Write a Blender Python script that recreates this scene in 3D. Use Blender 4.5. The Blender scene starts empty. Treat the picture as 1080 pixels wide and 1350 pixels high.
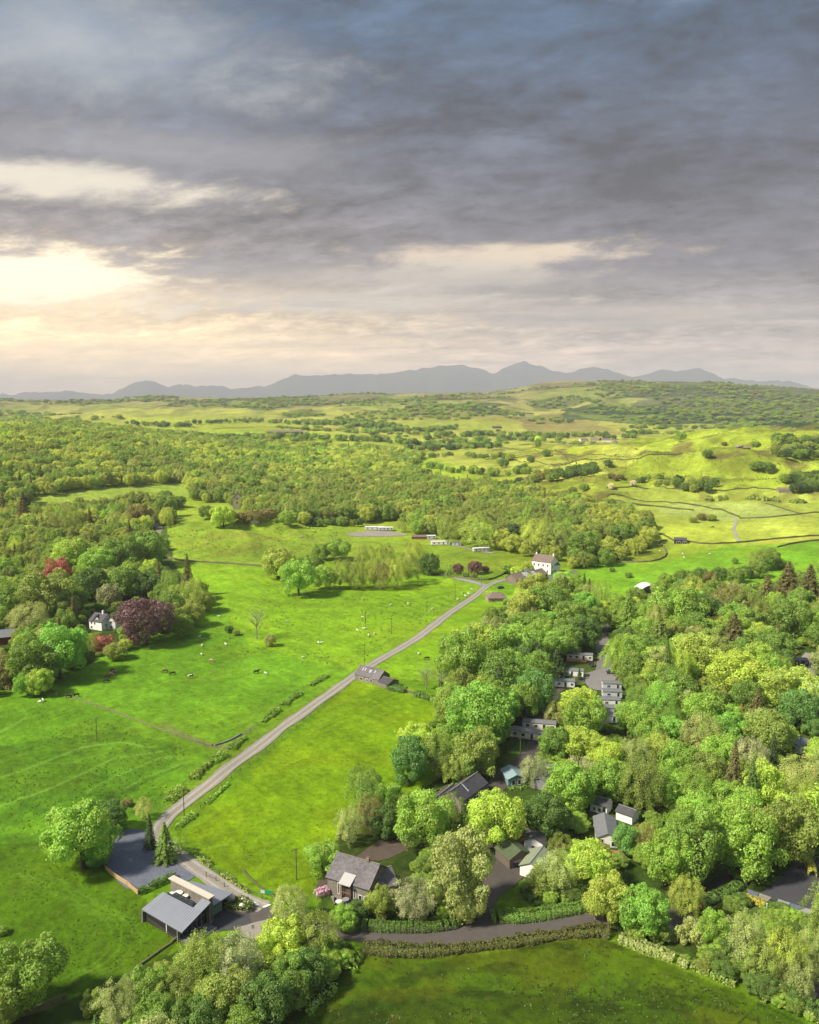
import bpy, bmesh, math, random
import numpy as np
from mathutils import Vector, Matrix
R = math.radians
rng = np.random.RandomState(11)
random.seed(5)
S = bpy.context.scene
COL = S.collection

# ------------------------------------------------------------------ camera, light, exposure
CAM_H, FPX, PITCH = 110.0, 1100.0, R(7.5)
cam_d = bpy.data.cameras.new('camera'); cam = bpy.data.objects.new('camera', cam_d); COL.objects.link(cam)
cam.location = (0, 0, CAM_H); cam.rotation_euler = (R(90) - PITCH, 0, 0)
cam_d.sensor_fit = 'VERTICAL'; cam_d.sensor_height = 36.0; cam_d.sensor_width = 36.0
cam_d.lens = 36.0 * FPX / 1350.0; cam_d.clip_start = 1.0; cam_d.clip_end = 80000.0
S.camera = cam
S.view_settings.view_transform = 'Standard'; S.view_settings.look = 'None'
S.view_settings.gamma = 1.0; S.view_settings.use_curve_mapping = False
S.view_settings.exposure = 1.0
S.render.engine = 'CYCLES'
S.cycles.volume_bounces = 0; S.cycles.max_bounces = 6; S.cycles.transparent_max_bounces = 8
S.cycles.transmission_bounces = 4; S.cycles.diffuse_bounces = 3; S.cycles.glossy_bounces = 2
S.cycles.volume_max_steps = 64
SUN_AZ, SUN_EL = R(-112), R(45)
sd = bpy.data.lights.new('sun', 'SUN'); sd.energy = 4.2; sd.angle = R(7.0); sd.color = (1.0, 0.91, 0.74)
sun = bpy.data.objects.new('sun', sd); COL.objects.link(sun)
_v = Vector((math.sin(SUN_AZ)*math.cos(SUN_EL), math.cos(SUN_AZ)*math.cos(SUN_EL), math.sin(SUN_EL)))
sun.rotation_euler = _v.to_track_quat('Z', 'Y').to_euler(); sun.location = _v * 600

def lin(c):
    c = np.asarray(c, float) / 255.0
    return np.where(c <= 0.04045, c / 12.92, ((c + 0.055) / 1.055) ** 2.4)

class NT:
    """small node-tree writer"""
    def __init__(s, tree): s.t = tree; tree.nodes.clear()
    def n(s, typ, **kw):
        nd = s.t.nodes.new(typ)
        for k, v in kw.items():
            if k[0] == '_': continue
            setattr(nd, k, v)
        return nd
    def l(s, a, b): s.t.links.new(a, b)
    def setin(s, sock, v):
        if hasattr(v, 'is_linked') or isinstance(v, bpy.types.NodeSocket): s.l(v, sock)
        else: sock.default_value = v
    def m(s, op, a, b=0.0, c=0.0, clamp=False):
        nd = s.n('ShaderNodeMath', operation=op, use_clamp=clamp)
        s.setin(nd.inputs[0], a); s.setin(nd.inputs[1], b); s.setin(nd.inputs[2], c)
        return nd.outputs[0]
    def mix(s, f, a, b, mode='MIX'):
        nd = s.n('ShaderNodeMix', data_type='RGBA', blend_type=mode); nd.clamp_factor = True
        s.setin(nd.inputs[0], f); s.setin(nd.inputs[6], a if not isinstance(a, tuple) or len(a) == 4 else a + (1,))
        s.setin(nd.inputs[7], b if not isinstance(b, tuple) or len(b) == 4 else b + (1,))
        return nd.outputs[2]
    def noise(s, vec, scale, detail=4, rough=.55, dist=0.0):
        nd = s.n('ShaderNodeTexNoise'); s.l(vec, nd.inputs['Vector'])
        nd.inputs['Scale'].default_value = scale; nd.inputs['Detail'].default_value = detail
        nd.inputs['Roughness'].default_value = rough; nd.inputs['Distortion'].default_value = dist
        return nd.outputs[0]
    def ramp(s, f, stops, interp='LINEAR'):
        nd = s.n('ShaderNodeValToRGB'); s.setin(nd.inputs[0], f); cr = nd.color_ramp; cr.interpolation = interp
        while len(cr.elements) < len(stops): cr.elements.new(0.5)
        for e, (p, c) in zip(cr.elements, stops):
            e.position = p; e.color = tuple(c) + (1,) if len(c) == 3 else c
        return nd.outputs[0]
    def smooth(s, v, lo, hi):
        nd = s.n('ShaderNodeMapRange', interpolation_type='SMOOTHSTEP')
        s.setin(nd.inputs[0], v); nd.inputs[1].default_value = lo; nd.inputs[2].default_value = hi
        return nd.outputs[0]

# ------------------------------------------------------------------ sky (broken cloud deck, the veiled sun low in front to the left)
W = bpy.data.worlds.new('World'); S.world = W; W.use_nodes = True
w = NT(W.node_tree)
geo = w.n('ShaderNodeTexCoord'); sep = w.n('ShaderNodeSeparateXYZ'); w.l(geo.outputs['Generated'], sep.inputs[0])
dx, dy, dz = sep.outputs
az = w.m('MULTIPLY', w.m('ARCTAN2', dx, dy), 57.2958)
el = w.m('MAXIMUM', w.m('MULTIPLY', w.m('ARCSINE', dz), 57.2958), 0.0)
dzc = w.m('ADD', w.m('MAXIMUM', dz, 0.0), 0.22)
comb = w.n('ShaderNodeCombineXYZ'); w.l(w.m('DIVIDE', dx, dzc), comb.inputs[0]); w.l(w.m('DIVIDE', dy, dzc), comb.inputs[1])
rotn = w.n('ShaderNodeVectorRotate', rotation_type='Z_AXIS'); w.l(comb.outputs[0], rotn.inputs['Vector']); rotn.inputs['Angle'].default_value = R(18)
sclv = w.n('ShaderNodeVectorMath', operation='MULTIPLY'); w.l(rotn.outputs[0], sclv.inputs[0]); sclv.inputs[1].default_value = (0.85, 1.25, 1)
pc = sclv.outputs[0]
n1 = w.noise(pc, 2.1, 9, .62, .35)         # cloud masses
n2 = w.noise(pc, 6.5, 8, .68, .25)          # billows
n3 = w.noise(pc, 0.8, 3, .5, .2)
def L2(r, g, b): return tuple(float(x) / 2.0 for x in lin((r, g, b)))
# cloud colour by height over the horizon
fe = w.m('DIVIDE', el, 60.0, clamp=True)
base = w.ramp(fe, [(0.0, (1.02,.68,.42)), (0.04, (.58,.43,.33)), (0.085, L2(176,164,158)), (0.14, L2(110,105,114)), (0.24, L2(82,88,106)), (0.37, L2(62,88,116)), (0.5, L2(86,114,142)), (0.75, L2(160,178,196)), (1.0, L2(186,200,214))])
warm = w.ramp(fe, [(0.0, (1.8,1.08,.46)), (0.07, (1.12,.80,.38)), (0.14, L2(178,160,146)), (0.30, L2(176,176,180)), (0.6, L2(160,172,184)), (1.0, L2(186,200,214))])
# left side (towards the hidden sun) is lighter
dsa = w.m('DIVIDE', w.m('ADD', az, 25.0), 20.0); dse = w.m('DIVIDE', w.m('SUBTRACT', el, 5.0), 9.0)
glow = w.m('EXPONENT', w.m('MULTIPLY', w.m('ADD', w.m('MULTIPLY', dsa, dsa), w.m('MULTIPLY', dse, dse)), -0.7))
skyc = w.mix(w.m('MULTIPLY', glow, 0.86), base, warm)
# light and dark inside the cloud
n6 = w.noise(pc, 17.0, 7, .66, .5)
k1 = w.m('ADD', w.m('MULTIPLY', w.m('SUBTRACT', n1, 0.5), 2.9), w.m('ADD', w.m('MULTIPLY', w.m('SUBTRACT', n2, 0.5), 2.6), w.m('MULTIPLY', w.m('SUBTRACT', n6, 0.5), 1.5)))
ampl = w.m('SUBTRACT', 1.0, w.m('MULTIPLY', w.m('POWER', 2.718, w.m('MULTIPLY', el, -0.28)), 0.9))
k = w.m('ADD', 1.0, w.m('MULTIPLY', k1, ampl))
k = w.m('MAXIMUM', k, 0.42)
mulc = w.n('ShaderNodeVectorMath', operation='SCALE'); w.l(skyc, mulc.inputs[0]); w.l(k, mulc.inputs['Scale'])
sky_now = mulc.outputs[0]
# thin places where brighter sky stands behind
thin = w.m('MULTIPLY', w.smooth(w.m('ADD', w.m('ADD', n3, w.m('MULTIPLY', w.m('SUBTRACT', n1, .5), 1.1)), w.m('MULTIPLY', w.smooth(az, 8.0, -28.0), .16)), 0.58, 0.86), w.smooth(el, 4.0, 14.0))
sky_now = w.mix(w.m('MULTIPLY', thin, 0.55), sky_now, L2(176,188,198))
def gap(a0, e0, ra, re, strength, col, soft=1.0):
    """a break in the cloud deck, edge broken up by the cloud noise"""
    global sky_now
    u = w.m('DIVIDE', w.m('SUBTRACT', az, a0), ra); v = w.m('DIVIDE', w.m('SUBTRACT', el, e0), re)
    d = w.m('SQRT', w.m('ADD', w.m('MULTIPLY', u, u), w.m('MULTIPLY', v, v)))
    d = w.m('ADD', d, w.m('ADD', w.m('MULTIPLY', w.m('SUBTRACT', n1, 0.5), 2.6), w.m('MULTIPLY', w.m('SUBTRACT', n2, 0.5), 2.2)))
    f = w.m('MULTIPLY', w.smooth(d, 1.25, 0.45 * soft), strength)
    sky_now = w.mix(f, sky_now, col)
gap(-20, 2.4, 22, 2.6, .6, (1.0,.74,.42), .2)
gap(-24, 7.4, 12, 2.8, .6, (.62,.46,.27), .3)
gap(-23, 7.6, 8.5, 2.1, 1.0, (.86,.74,.52), .6)
gap(-22, 13.2, 11, 1.2, .85, (.56,.50,.40), .5)
gap(7, 9.5, 11, 1.0, .9, (.52,.42,.30), .5)
gap(2, 8.3, 15, 1.1, .75, (.40,.35,.29), .3)
gap(-5, 6.6, 14, 0.9, .8, (.47,.41,.33), .3)
gap(-20, 20.5, 15, 3.6, .75, L2(190,196,202), .1)
gap(-16, 15.5, 12, 1.6, .5, L2(186,184,188), .2)
gap(14, 5.6, 14, 0.8, .6, L2(232,214,196), .3)
# low streaks near the horizon
strk = w.n('ShaderNodeCombineXYZ'); w.l(w.m('MULTIPLY', az, 0.045), strk.inputs[0]); w.l(w.m('MULTIPLY', el, 0.62), strk.inputs[1])
n5 = w.noise(pc, 15.0, 6, .62, .3)
n4 = w.noise(strk.outputs[0], 1.7, 6, .55, .3)
strf = w.m('MULTIPLY', w.smooth(n4, .45, .68), w.smooth(el, 10.0, 5.0))
strf = w.m('MULTIPLY', strf, w.smooth(az, -30.0, 6.0))
sky_now = w.mix(w.m('MULTIPLY', strf, 0.5), sky_now, L2(140,138,148))
ns = w.n('ShaderNodeTexSky', sky_type='NISHITA', sun_disc=False, sun_elevation=SUN_EL, sun_rotation=SUN_AZ % (2*math.pi))
nsm = w.n('ShaderNodeVectorMath', operation='SCALE'); w.l(ns.outputs[0], nsm.inputs[0]); nsm.inputs['Scale'].default_value = 1.0
bg = w.n('ShaderNodeBackground'); bg.inputs['Strength'].default_value = 1.0; w.l(sky_now, bg.inputs[0])
bg2 = w.n('ShaderNodeBackground'); bg2.inputs['Strength'].default_value = 0.08; w.l(nsm.outputs[0], bg2.inputs[0])
# the clear blue air shows a little through the cloud, more overhead
mx = w.n('ShaderNodeMixShader'); w.l(w.m('ADD', 0.03, w.m('MULTIPLY', w.smooth(el, 18.0, 60.0), 0.30)), mx.inputs[0])
w.l(bg.outputs[0], mx.inputs[1]); w.l(bg2.outputs[0], mx.inputs[2])
out = w.n('ShaderNodeOutputWorld'); w.l(mx.outputs[0], out.inputs['Surface'])

# ------------------------------------------------------------------ numpy noise
_perm = np.random.RandomState(3).rand(256, 256)
def vnoise(x, y):
    xi = np.floor(x).astype(np.int64); yi = np.floor(y).astype(np.int64); fx = x - xi; fy = y - yi
    fx = fx*fx*(3-2*fx); fy = fy*fy*(3-2*fy)
    a = _perm[xi & 255, yi & 255]; b = _perm[(xi+1) & 255, yi & 255]; c = _perm[xi & 255, (yi+1) & 255]; d = _perm[(xi+1) & 255, (yi+1) & 255]
    return (a*(1-fx)+b*fx)*(1-fy)+(c*(1-fx)+d*fx)*fy
def fbm(x, y, o=4):
    s = 0; a = 0.5; t = 0
    for i in range(o):
        s = s + a*vnoise(x*2**i + 17.3*i, y*2**i + 9.1*i); t += a; a *= .5
    return s/t
def sst(x, a, b):
    t = np.clip((x-a)/(b-a), 0, 1); return t*t*(3-2*t)

# ------------------------------------------------------------------ terrain height
HC = [0,135,270,405,540,675,810,945,1080]
ROWS = [
 (-400, HC, [0]*9), (330, HC, [0]*9),
 (450, HC, [2,1,0,0,0,0,0,2,4]),
 (600, HC, [6,5,2,0,0,0,0,4,9]),
 (750, HC, [15,12,8,5,5,4,8,12,20]),
 (900, HC, [42,28,15,10,10,13,20,28,40]),
 (1050, HC, [62,46,23,13,14,20,34,56,66]),
 (1200, HC, [70,60,36,20,18,22,38,66,74]),
 (1400, HC, [62,62,44,28,24,24,30,50,56]),
 (1700, HC, [44,48,42,36,32,28,28,34,40]),
 (2200, HC, [38,40,44,42,40,34,32,36,38]),
 (3000, HC, [66,68,70,76,84,80,78,84,82]),
 (4000, HC, [98,98,102,104,114,146,172,172,150]),
 (5200, [0,120,150,205,250,290,405,480,560,640,675,720,830,890,945,1000,1080,1200], [117,119,128,144,128,122,134,156,157,160,176,232,232,226,218,196,162,140]),
 (6500, HC, [60,60,60,70,80,90,120,120,100]),
 (9000, HC, [40]*9), (13000, HC, [50]*9), (40000, HC, [50]*9)]
RY = np.array([r[0] for r in ROWS], float)
MPX = [-700,-300,0,25,60,85,120,145,180,195,225,250,262,310,350,370,388,440,510,540,565,585,608,625,648,665,690,712,730,745,780,800,830,838,870,890,920,950,1000,1030,1080,1300,1800]
MPY = [522,526,527,524.5,525,521.5,526.5,523,509.5,508,515.5,513,515,517,516,507,500,498.5,500,494,491.5,488,486.5,491,498,490,482.5,486,493,495,490,491,502,503.5,494,497,492,503,509,508.5,514,520,525]
def hgt(x, y):
    x = np.asarray(x, float); y = np.asarray(y, float)
    yy = np.clip(y, 120, 60000); u = 540 + 1109.0*x/yy
    H = np.stack([np.interp(u, r[1], r[2]) for r in ROWS])
    idx = np.clip(np.searchsorted(RY, y) - 1, 0, len(RY)-2)
    t = np.clip((y-RY[idx])/(RY[idx+1]-RY[idx]), 0, 1); t = 0.5*t + 0.5*t*t*(3-2*t)
    z0 = np.take_along_axis(H.reshape(len(RY), -1), idx.reshape(1, -1), 0).reshape(x.shape)
    z1 = np.take_along_axis(H.reshape(len(RY), -1), (idx+1).reshape(1, -1), 0).reshape(x.shape)
    z = z0*(1-t)+z1*t
    # soft undulation of the near pastures
    z = z + (fbm(x/95.+3, y/95.+8, 2)-.5)*3.0*sst(np.abs(y), 120, 400)
    # rolling banks in the lower left field
    a = np.exp(-((x+95)/45)**2-((y-225)/40)**2)
    z = z + a*(1.3*np.sin((y*0.75+x*0.65)/7.0)+1.2)
    # hummocky outcrop hills
    def ridged(px, py, o=3): return 1-np.abs(fbm(px, py, o)*2-1)
    hillR = sst(u, 600, 830)*sst(y, 700, 860)*(1-sst(y, 1450, 1700))
    z = z + hillR*((ridged(x/120.+5, y/80., 4)-.62)*27+(ridged(x/34.+2, y/24.+7, 3)-.6)*6.5)
    kn = np.exp(-((u-330)/105.)**2-((y-672)/70.)**2)
    z = z + kn*(7+(ridged(x/50.+2, y/34.+4, 4)-.6)*17)
    moor = sst(y, 1500, 3200)
    z = z + moor*(ridged(x/420.+1, y/520., 5)-.6)*46*(1-sst(y, 4600, 5400)*.75)
    midv = sst(y, 900, 1400)*(1-sst(y, 2000, 3000))
    z = z + midv*(fbm(x/210., y/210., 4)-.5)*24
    # far fells
    m = sst(y, 15500, 22000)*(1-sst(y, 22000, 30000)*.8)
    crest = CAM_H + (530.2-np.interp(u, MPX, MPY))/1090.*22000
    rough = (ridged(x/1500., y/1500., 5)-.62)*620*np.exp(-((y-19500)/2200.)**2)
    z = z*(1-m) + m*crest + np.where(y > 15500, rough*m, 0)
    m2 = sst(y, 10000, 12500)*(1-sst(y, 12500, 14500))
    z = z + m2*np.interp(u, [-500,0,250,330,480,700,900,1000,1080,1700], [55,60,60,60,60,60,60,40,20,20])*(.6+.6*fbm(x/900., y/900., 3))*.6
    return z

CP, SP = math.cos(PITCH), math.sin(PITCH)
def project(x, y, z):
    dzz = z-CAM_H; dep = y*CP - dzz*SP; up = y*SP + dzz*CP
    dep = np.where(np.abs(dep) < 1e-3, 1e-3, dep)
    return 540+FPX*x/dep, 675-FPX*up/dep, dep
_T = np.concatenate([np.geomspace(90, 1500, 900), np.geomspace(1505, 26000, 500)])
def P(px, py, off=0.0):
    """world point where the line of sight through a photo pixel meets the ground (raised by off)"""
    a = (px-540)/FPX; b = (675-py)/FPX
    d = np.array([a, CP + b*SP, -SP + b*CP])
    X, Y, Z = d[0]*_T, d[1]*_T, CAM_H+d[2]*_T
    g = Z-(hgt(X, Y)+off)
    k = np.argmax(g < 0)
    if g[k] >= 0: k = len(_T)-1
    t0, t1 = _T[max(k-1, 0)], _T[k]; g0, g1 = g[max(k-1, 0)], g[k]
    t = t0 + (t1-t0)*(g0/(g0-g1) if g0 != g1 else 0)
    x, y = d[0]*t, d[1]*t
    return float(x), float(y), float(hgt(x, y))
def ppm(x, y, z=0): return FPX/(y*CP-(z-CAM_H)*SP)

# ------------------------------------------------------------------ object helpers
def tag(o, label=None, cat=None, group=None, kind=None):
    if label: o['label'] = label
    if cat: o['category'] = cat
    if group: o['group'] = group
    if kind: o['kind'] = kind
    return o
def empty(name, loc, rz=0.0, label=None, cat=None, group=None):
    o = bpy.data.objects.new(name, None); o.empty_display_size = .5; COL.objects.link(o)
    o.location = loc; o.rotation_euler = (0, 0, rz)
    return tag(o, label, cat, group)
def mesh_obj(name, verts, faces, mats, parent=None, midx=None, smooth=False):
    me = bpy.data.meshes.new(name); me.from_pydata([tuple(v) for v in verts], [], [tuple(f) for f in faces])
    for m in (mats if isinstance(mats, (list, tuple)) else [mats]): me.materials.append(m)
    if midx is not None: me.polygons.foreach_set('material_index', midx)
    if smooth: me.polygons.foreach_set('use_smooth', [True]*len(me.polygons))
    me.update()
    o = bpy.data.objects.new(name, me); COL.objects.link(o)
    if parent: o.parent = parent
    return o
class MB:
    def __init__(s): s.v = []; s.f = []
    def poly(s, pts):
        n = len(s.v); s.v += [tuple(p) for p in pts]; s.f.append(list(range(n, n+len(pts)))); return s
    def hexa(s, b, t):
        n = len(s.v); s.v += [tuple(p) for p in b]+[tuple(p) for p in t]; k = len(b)
        s.f.append([n+i for i in range(k)][::-1]); s.f.append([n+k+i for i in range(k)])
        for i in range(k): j = (i+1) % k; s.f.append([n+i, n+j, n+k+j, n+k+i])
        return s
    def box(s, x0, x1, y0, y1, z0, z1):
        return s.hexa([(x0,y0,z0),(x1,y0,z0),(x1,y1,z0),(x0,y1,z0)], [(x0,y0,z1),(x1,y0,z1),(x1,y1,z1),(x0,y1,z1)])
    def cyl(s, p0, p1, r0, r1=None, n=6):
        r1 = r0 if r1 is None else r1; p0 = Vector(p0); p1 = Vector(p1); d = (p1-p0).normalized()
        a = d.orthogonal().normalized(); b = d.cross(a)
        c = [(a*math.cos(2*math.pi*i/n)+b*math.sin(2*math.pi*i/n)) for i in range(n)]
        return s.hexa([p0+q*r0 for q in c], [p1+q*r1 for q in c])
    def slab(s, pts, t):
        """thick sheet: pts outline (top), thickness t downwards"""
        return s.hexa([(p[0], p[1], p[2]-t) for p in pts], pts)
    def ball(s, c, r, n=8, m=5, sz=1.0):
        base = len(s.v)
        for j in range(m+1):
            ph = math.pi*j/m
            for i in range(n):
                th = 2*math.pi*i/n; s.v.append((c[0]+r*math.sin(ph)*math.cos(th), c[1]+r*math.sin(ph)*math.sin(th), c[2]+r*math.cos(ph)*sz))
        for j in range(m):
            for i in range(n):
                a = base+j*n+i; b = base+j*n+(i+1) % n; s.f.append([a, a+n, b+n, b])
        return s
    def build(s, name, mat, parent=None, smooth=False): return mesh_obj(name, s.v, s.f, mat, parent, smooth=smooth)

# ------------------------------------------------------------------ materials
def mat(name, col, rough=.8, var=.15, scale=2.0, bump=.0, metallic=0.0, spec=.3, streak=None):
    m = bpy.data.materials.new(name); m.use_nodes = True; t = NT(m.node_tree)
    co = t.n('ShaderNodeTexCoord').outputs['Object']
    if streak:
        vm = t.n('ShaderNodeVectorMath', operation='MULTIPLY'); t.l(co, vm.inputs[0]); vm.inputs[1].default_value = streak; co2 = vm.outputs[0]
    else: co2 = co
    nz = t.noise(co2, scale, 6, .6); nz2 = t.noise(co, scale*.13, 3, .5)
    f = t.m('ADD', 1.0, t.m('ADD', t.m('MULTIPLY', t.m('SUBTRACT', nz, .5), var*3.2), t.m('MULTIPLY', t.m('SUBTRACT', nz2, .5), var*1.6)))
    sc = t.n('ShaderNodeVectorMath', operation='SCALE'); sc.inputs[0].default_value = tuple(col[:3]); t.l(f, sc.inputs['Scale'])
    b = t.n('ShaderNodeBsdfPrincipled'); t.l(sc.outputs[0], b.inputs['Base Color'])
    b.inputs['Roughness'].default_value = rough; b.inputs['Metallic'].default_value = metallic; b.inputs['Specular IOR Level'].default_value = spec
    if bump:
        bp = t.n('ShaderNodeBump'); bp.inputs['Strength'].default_value = 1.0; bp.inputs['Distance'].default_value = bump; t.l(nz, bp.inputs['Height']); t.l(bp.outputs[0], b.inputs['Normal'])
    o = t.n('ShaderNodeOutputMaterial'); t.l(b.outputs[0], o.inputs[0])
    return m
# ------------------------------------------------------------------ the ground sheet
def inpoly(px, py, poly):
    r = np.zeros(px.shape, bool); n = len(poly)
    for i in range(n):
        x0, y0 = poly[i]; x1, y1 = poly[(i+1) % n]
        if y0 == y1: continue
        c = ((y0 > py) != (y1 > py)) & (px < (x1-x0)*(py-y0)/(y1-y0)+x0); r ^= c
    return r
def dist_line(px, py, pts, ys=1.0):
    d = np.full(px.shape, 1e9)
    for (x0, y0), (x1, y1) in zip(pts[:-1], pts[1:]):
        vx, vy = x1-x0, (y1-y0)*ys; L = vx*vx+vy*vy+1e-9
        t = np.clip(((px-x0)*vx+(py-y0)*ys*vy)/L, 0, 1)
        d = np.minimum(d, np.hypot(px-x0-t*vx, (py-y0)*ys-t*vy))
    return d
RG = [-300., -150., 0., 60., 100.]
r = 112.0
while r < 41000:
    RG.append(r)
    step = max(0.55, r*r/(CAM_H*834)*1.35)
    if 500 < r < 1700: step = min(step, 5.0)
    elif 1700 <= r < 6000: step = min(step, r*.0055)
    elif r >= 6000: step = min(step, r*.022)
    r += step
RG = np.array(RG)
UG = np.concatenate([np.linspace(-3.2, -.62, 14, endpoint=False), np.linspace(-.62, .62, 470), np.linspace(.62, 3.2, 15)[1:]])
def ground_sheet():
    Y, U = np.meshgrid(RG, UG, indexing='ij')
    X = U*np.maximum(Y, 0)+U*60*(Y < 400)*np.clip((400-Y)/400, 0, 2)
    X = np.where(Y < 100, U*110*1.6, X)
    Z = hgt(X, Y)
    nr, nc = X.shape
    px, py, dep = project(X, Y, Z)
    px = np.where(Y < 60, 540, px); py = np.where(Y < 60, 3000, py)
    jx = (fbm(X/9., Y/9., 3)-.5); jy = (fbm(X/9.+50, Y/9.+31, 3)-.5)
    qx = px+jx*np.clip(1600/np.maximum(dep, 50), 1, 8)*2.2; qy = py+jy*np.clip(500/np.maximum(dep, 50), .4, 4)*2.2
    fw = sst(Y, 1900, 3000); qx = qx+fw*((fbm(X/190., Y/190., 5)-.5)*110); qy = qy+fw*((fbm(X/170.+9, Y/170., 5)-.5)*14)
    C = np.zeros(X.shape+(3,))
    def paint(mask, srgb, k=1.0):
        c = lin(srgb)/2*k; m = mask[..., None] if mask.dtype != bool else mask[..., None].astype(float)
        C[...] = C*(1-m)+c*m
    C[...] = lin((128,178,28))/2
    n_big = fbm(X/260.+7, Y/260., 4); n_mid = fbm(X/42., Y/42.+3, 4); n_sm = fbm(X/11.+1, Y/11., 3)
    # distance zones
    paint(sst(Y, 480, 700), (182,210,56)); paint(sst(Y, 480, 700)*sst(px, 560, 760), (188,210,66))
    paint(sst(Y, 1350, 2000), (208,212,92))
    paint(sst(Y, 2700, 3600)*.85, (176,168,104))
    m = sst(Y, 2000, 3200)
    paint(m*sst(fbm(X/300.+4, Y/420.+2, 5), .48, .56)*.85, (104,118,58)); paint(m*sst(fbm(X/70.+4, Y/160.+2, 5), .5, .62)*.55, (98,104,58))     # scrub and woodland on the moor
    paint(m*sst(fbm(X/260.+40, Y/380.+9, 5), .56, .64)*.75, (166,182,80))    # pale pasture between
    paint(m*sst(fbm(X/350.+80, Y/500.+9, 5), .56, .64)*sst(px, 480, 640)*.6, (150,120,88))
    paint(sst(Y, 6500, 9000), (92,96,70))
    paint(sst(Y, 14000, 17000), (86,88,76))
    Z_ = [ # polygons in photo pixels, colour painted there, in places with shade put in
     ([(-200,520),(1300,490),(1300,548),(980,548),(860,545),(640,545),(400,548),(-200,552)], (148,142,82), .0),
     ([(860,500),(1400,500),(1400,600),(1000,560),(900,552),(820,548)], (88,104,72), .75),
     ([(735,542),(790,532),(900,542),(980,548),(1080,556),(1080,566),(960,560),(860,560),(800,558),(760,552)], (66,92,52), .9),
     ([(590,533),(620,531),(680,543),(672,549),(620,541)], (70,92,56), .9),
     ([(690,545),(740,545),(790,560),(830,572),(760,578),(700,570)], (158,138,92), .6),
     ([(560,575),(800,585),(860,590),(800,640),(640,625),(560,600)], (212,220,92), .8),
     # bright strips in the far vale
     ([(100,556),(180,551),(300,549),(420,560),(300,566),(200,566),(120,560)], (190,205,66), .9),
     ([(190,566),(290,558),(420,570),(470,573),(560,577),(430,583),(290,577),(230,574)], (186,208,58), .95),
     ([(480,556),(560,553),(650,556),(700,560),(640,566),(520,570)], (182,200,70), .8),
     ([(760,545),(870,547),(860,560),(800,556)], (150,172,66), .5),
     ([(690,590),(800,590),(790,600),(700,600)], (196,214,60), .8),
     ([(840,560),(1000,560),(960,566),(860,590),(830,585)], (176,200,46), .3),
     # terraces of the right valley
     ([(800,640),(930,645),(1080,645),(1080,690),(1000,700),(880,690),(790,650)], (206,224,92), .85),
     ([(860,668),(900,662),(1010,663),(1060,678),(1000,684),(960,686),(880,678)], (206,226,116), .9),
     ([(960,690),(1080,680),(1080,715),(980,722),(968,706)], (210,226,88), .8),
     ([(870,690),(960,690),(972,714),(930,720),(870,712)], (218,236,84), .8),
     ([(800,700),(850,705),(885,722),(872,740),(850,742),(800,738)], (152,172,52), .85),
     ([(760,740),(860,742),(960,720),(1080,712),(1080,760),(1000,770),(860,800),(770,790)], (146,206,44), .85),
     ([(1020,720),(1080,712),(1080,745),(1030,740)], (140,205,44), .7),
     # left: field strip in the wood
     ([(20,668),(50,648),(120,640),(190,637),(245,635),(255,652),(180,658),(100,668),(60,674)], (184,212,80), .95),
     # knoll and the field under it
     ([(215,690),(300,680),(430,690),(470,700),(560,720),(470,735),(345,746),(215,740)], (166,200,56), .85),
     ([(215,742),(345,748),(400,760),(570,760),(640,770),(480,885),(300,860),(250,800)], (158,208,36), .8),
     ([(620,700),(700,720),(700,750),(600,760),(540,740),(560,720)], (158,190,52), .75),
     # cow field and road fields
     ([(-100,900),(60,905),(150,855),(245,820),(290,800),(330,850),(440,880),(480,885),(290,985),(278,980)], (130,190,36), .85),
     ([(240,1100),(470,895),(530,905),(590,930),(600,1000),(560,1050),(470,1100),(400,1190),(320,1170)], (144,188,6), .95),
     ([(640,775),(690,790),(600,850),(590,900),(530,895),(480,885)], (160,212,36), .8),
     ([(-200,905),(60,908),(280,985),(220,1075),(130,1110),(-200,1130)], (122,180,32), .9),
     ([(-200,1010),(60,975),(150,965),(230,980),(240,1010),(130,1060),(0,1090),(-200,1100)], (82,134,24), .5),  # cloud shadow painted into the grass as a darker patch
     ([(-300,1108),(60,1112),(130,1122),(190,1180),(240,1240),(180,1290),(-300,1400)], (96,138,10), .9),  # deep green grass, with the dim lower corner put into its colour
     ([(330,1420),(380,1330),(470,1250),(600,1262),(790,1235),(1060,1345),(1200,1500),(0,1500)], (98,134,14), .9),  # rough grass, painted darker for cloud shade and vignette
     ([(100,1500),(340,1370),(520,1300),(700,1310),(900,1330),(1200,1500)], (66,92,10), .6),  # second layer: vignette darkening painted into the pasture towards the bottom
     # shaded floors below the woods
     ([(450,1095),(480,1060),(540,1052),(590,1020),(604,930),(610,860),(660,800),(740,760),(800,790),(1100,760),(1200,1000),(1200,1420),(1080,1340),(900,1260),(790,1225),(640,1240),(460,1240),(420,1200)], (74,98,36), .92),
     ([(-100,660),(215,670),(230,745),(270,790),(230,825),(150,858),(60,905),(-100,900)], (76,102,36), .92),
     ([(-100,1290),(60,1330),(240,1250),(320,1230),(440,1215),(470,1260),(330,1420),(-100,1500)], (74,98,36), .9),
     # grass openings
     ([(655,1175),(685,1168),(720,1195),(730,1205),(650,1210),(645,1190)], (110,150,24), .95),
     ([(745,885),(778,888),(772,902),(752,905)], (120,170,40), .9),
     ([(1020,868),(1048,862),(1040,880),(1020,880)], (130,160,40), .8),
     ([(690,965),(700,950),(690,1010),(662,1015)], (96,140,34), .9),
     ([(440,1180),(470,1180),(470,1200),(430,1200)], (104,140,24), .9),
    ]
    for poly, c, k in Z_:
        if k > 0: paint(inpoly(qx, qy, poly).astype(float)*k, c)
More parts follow.
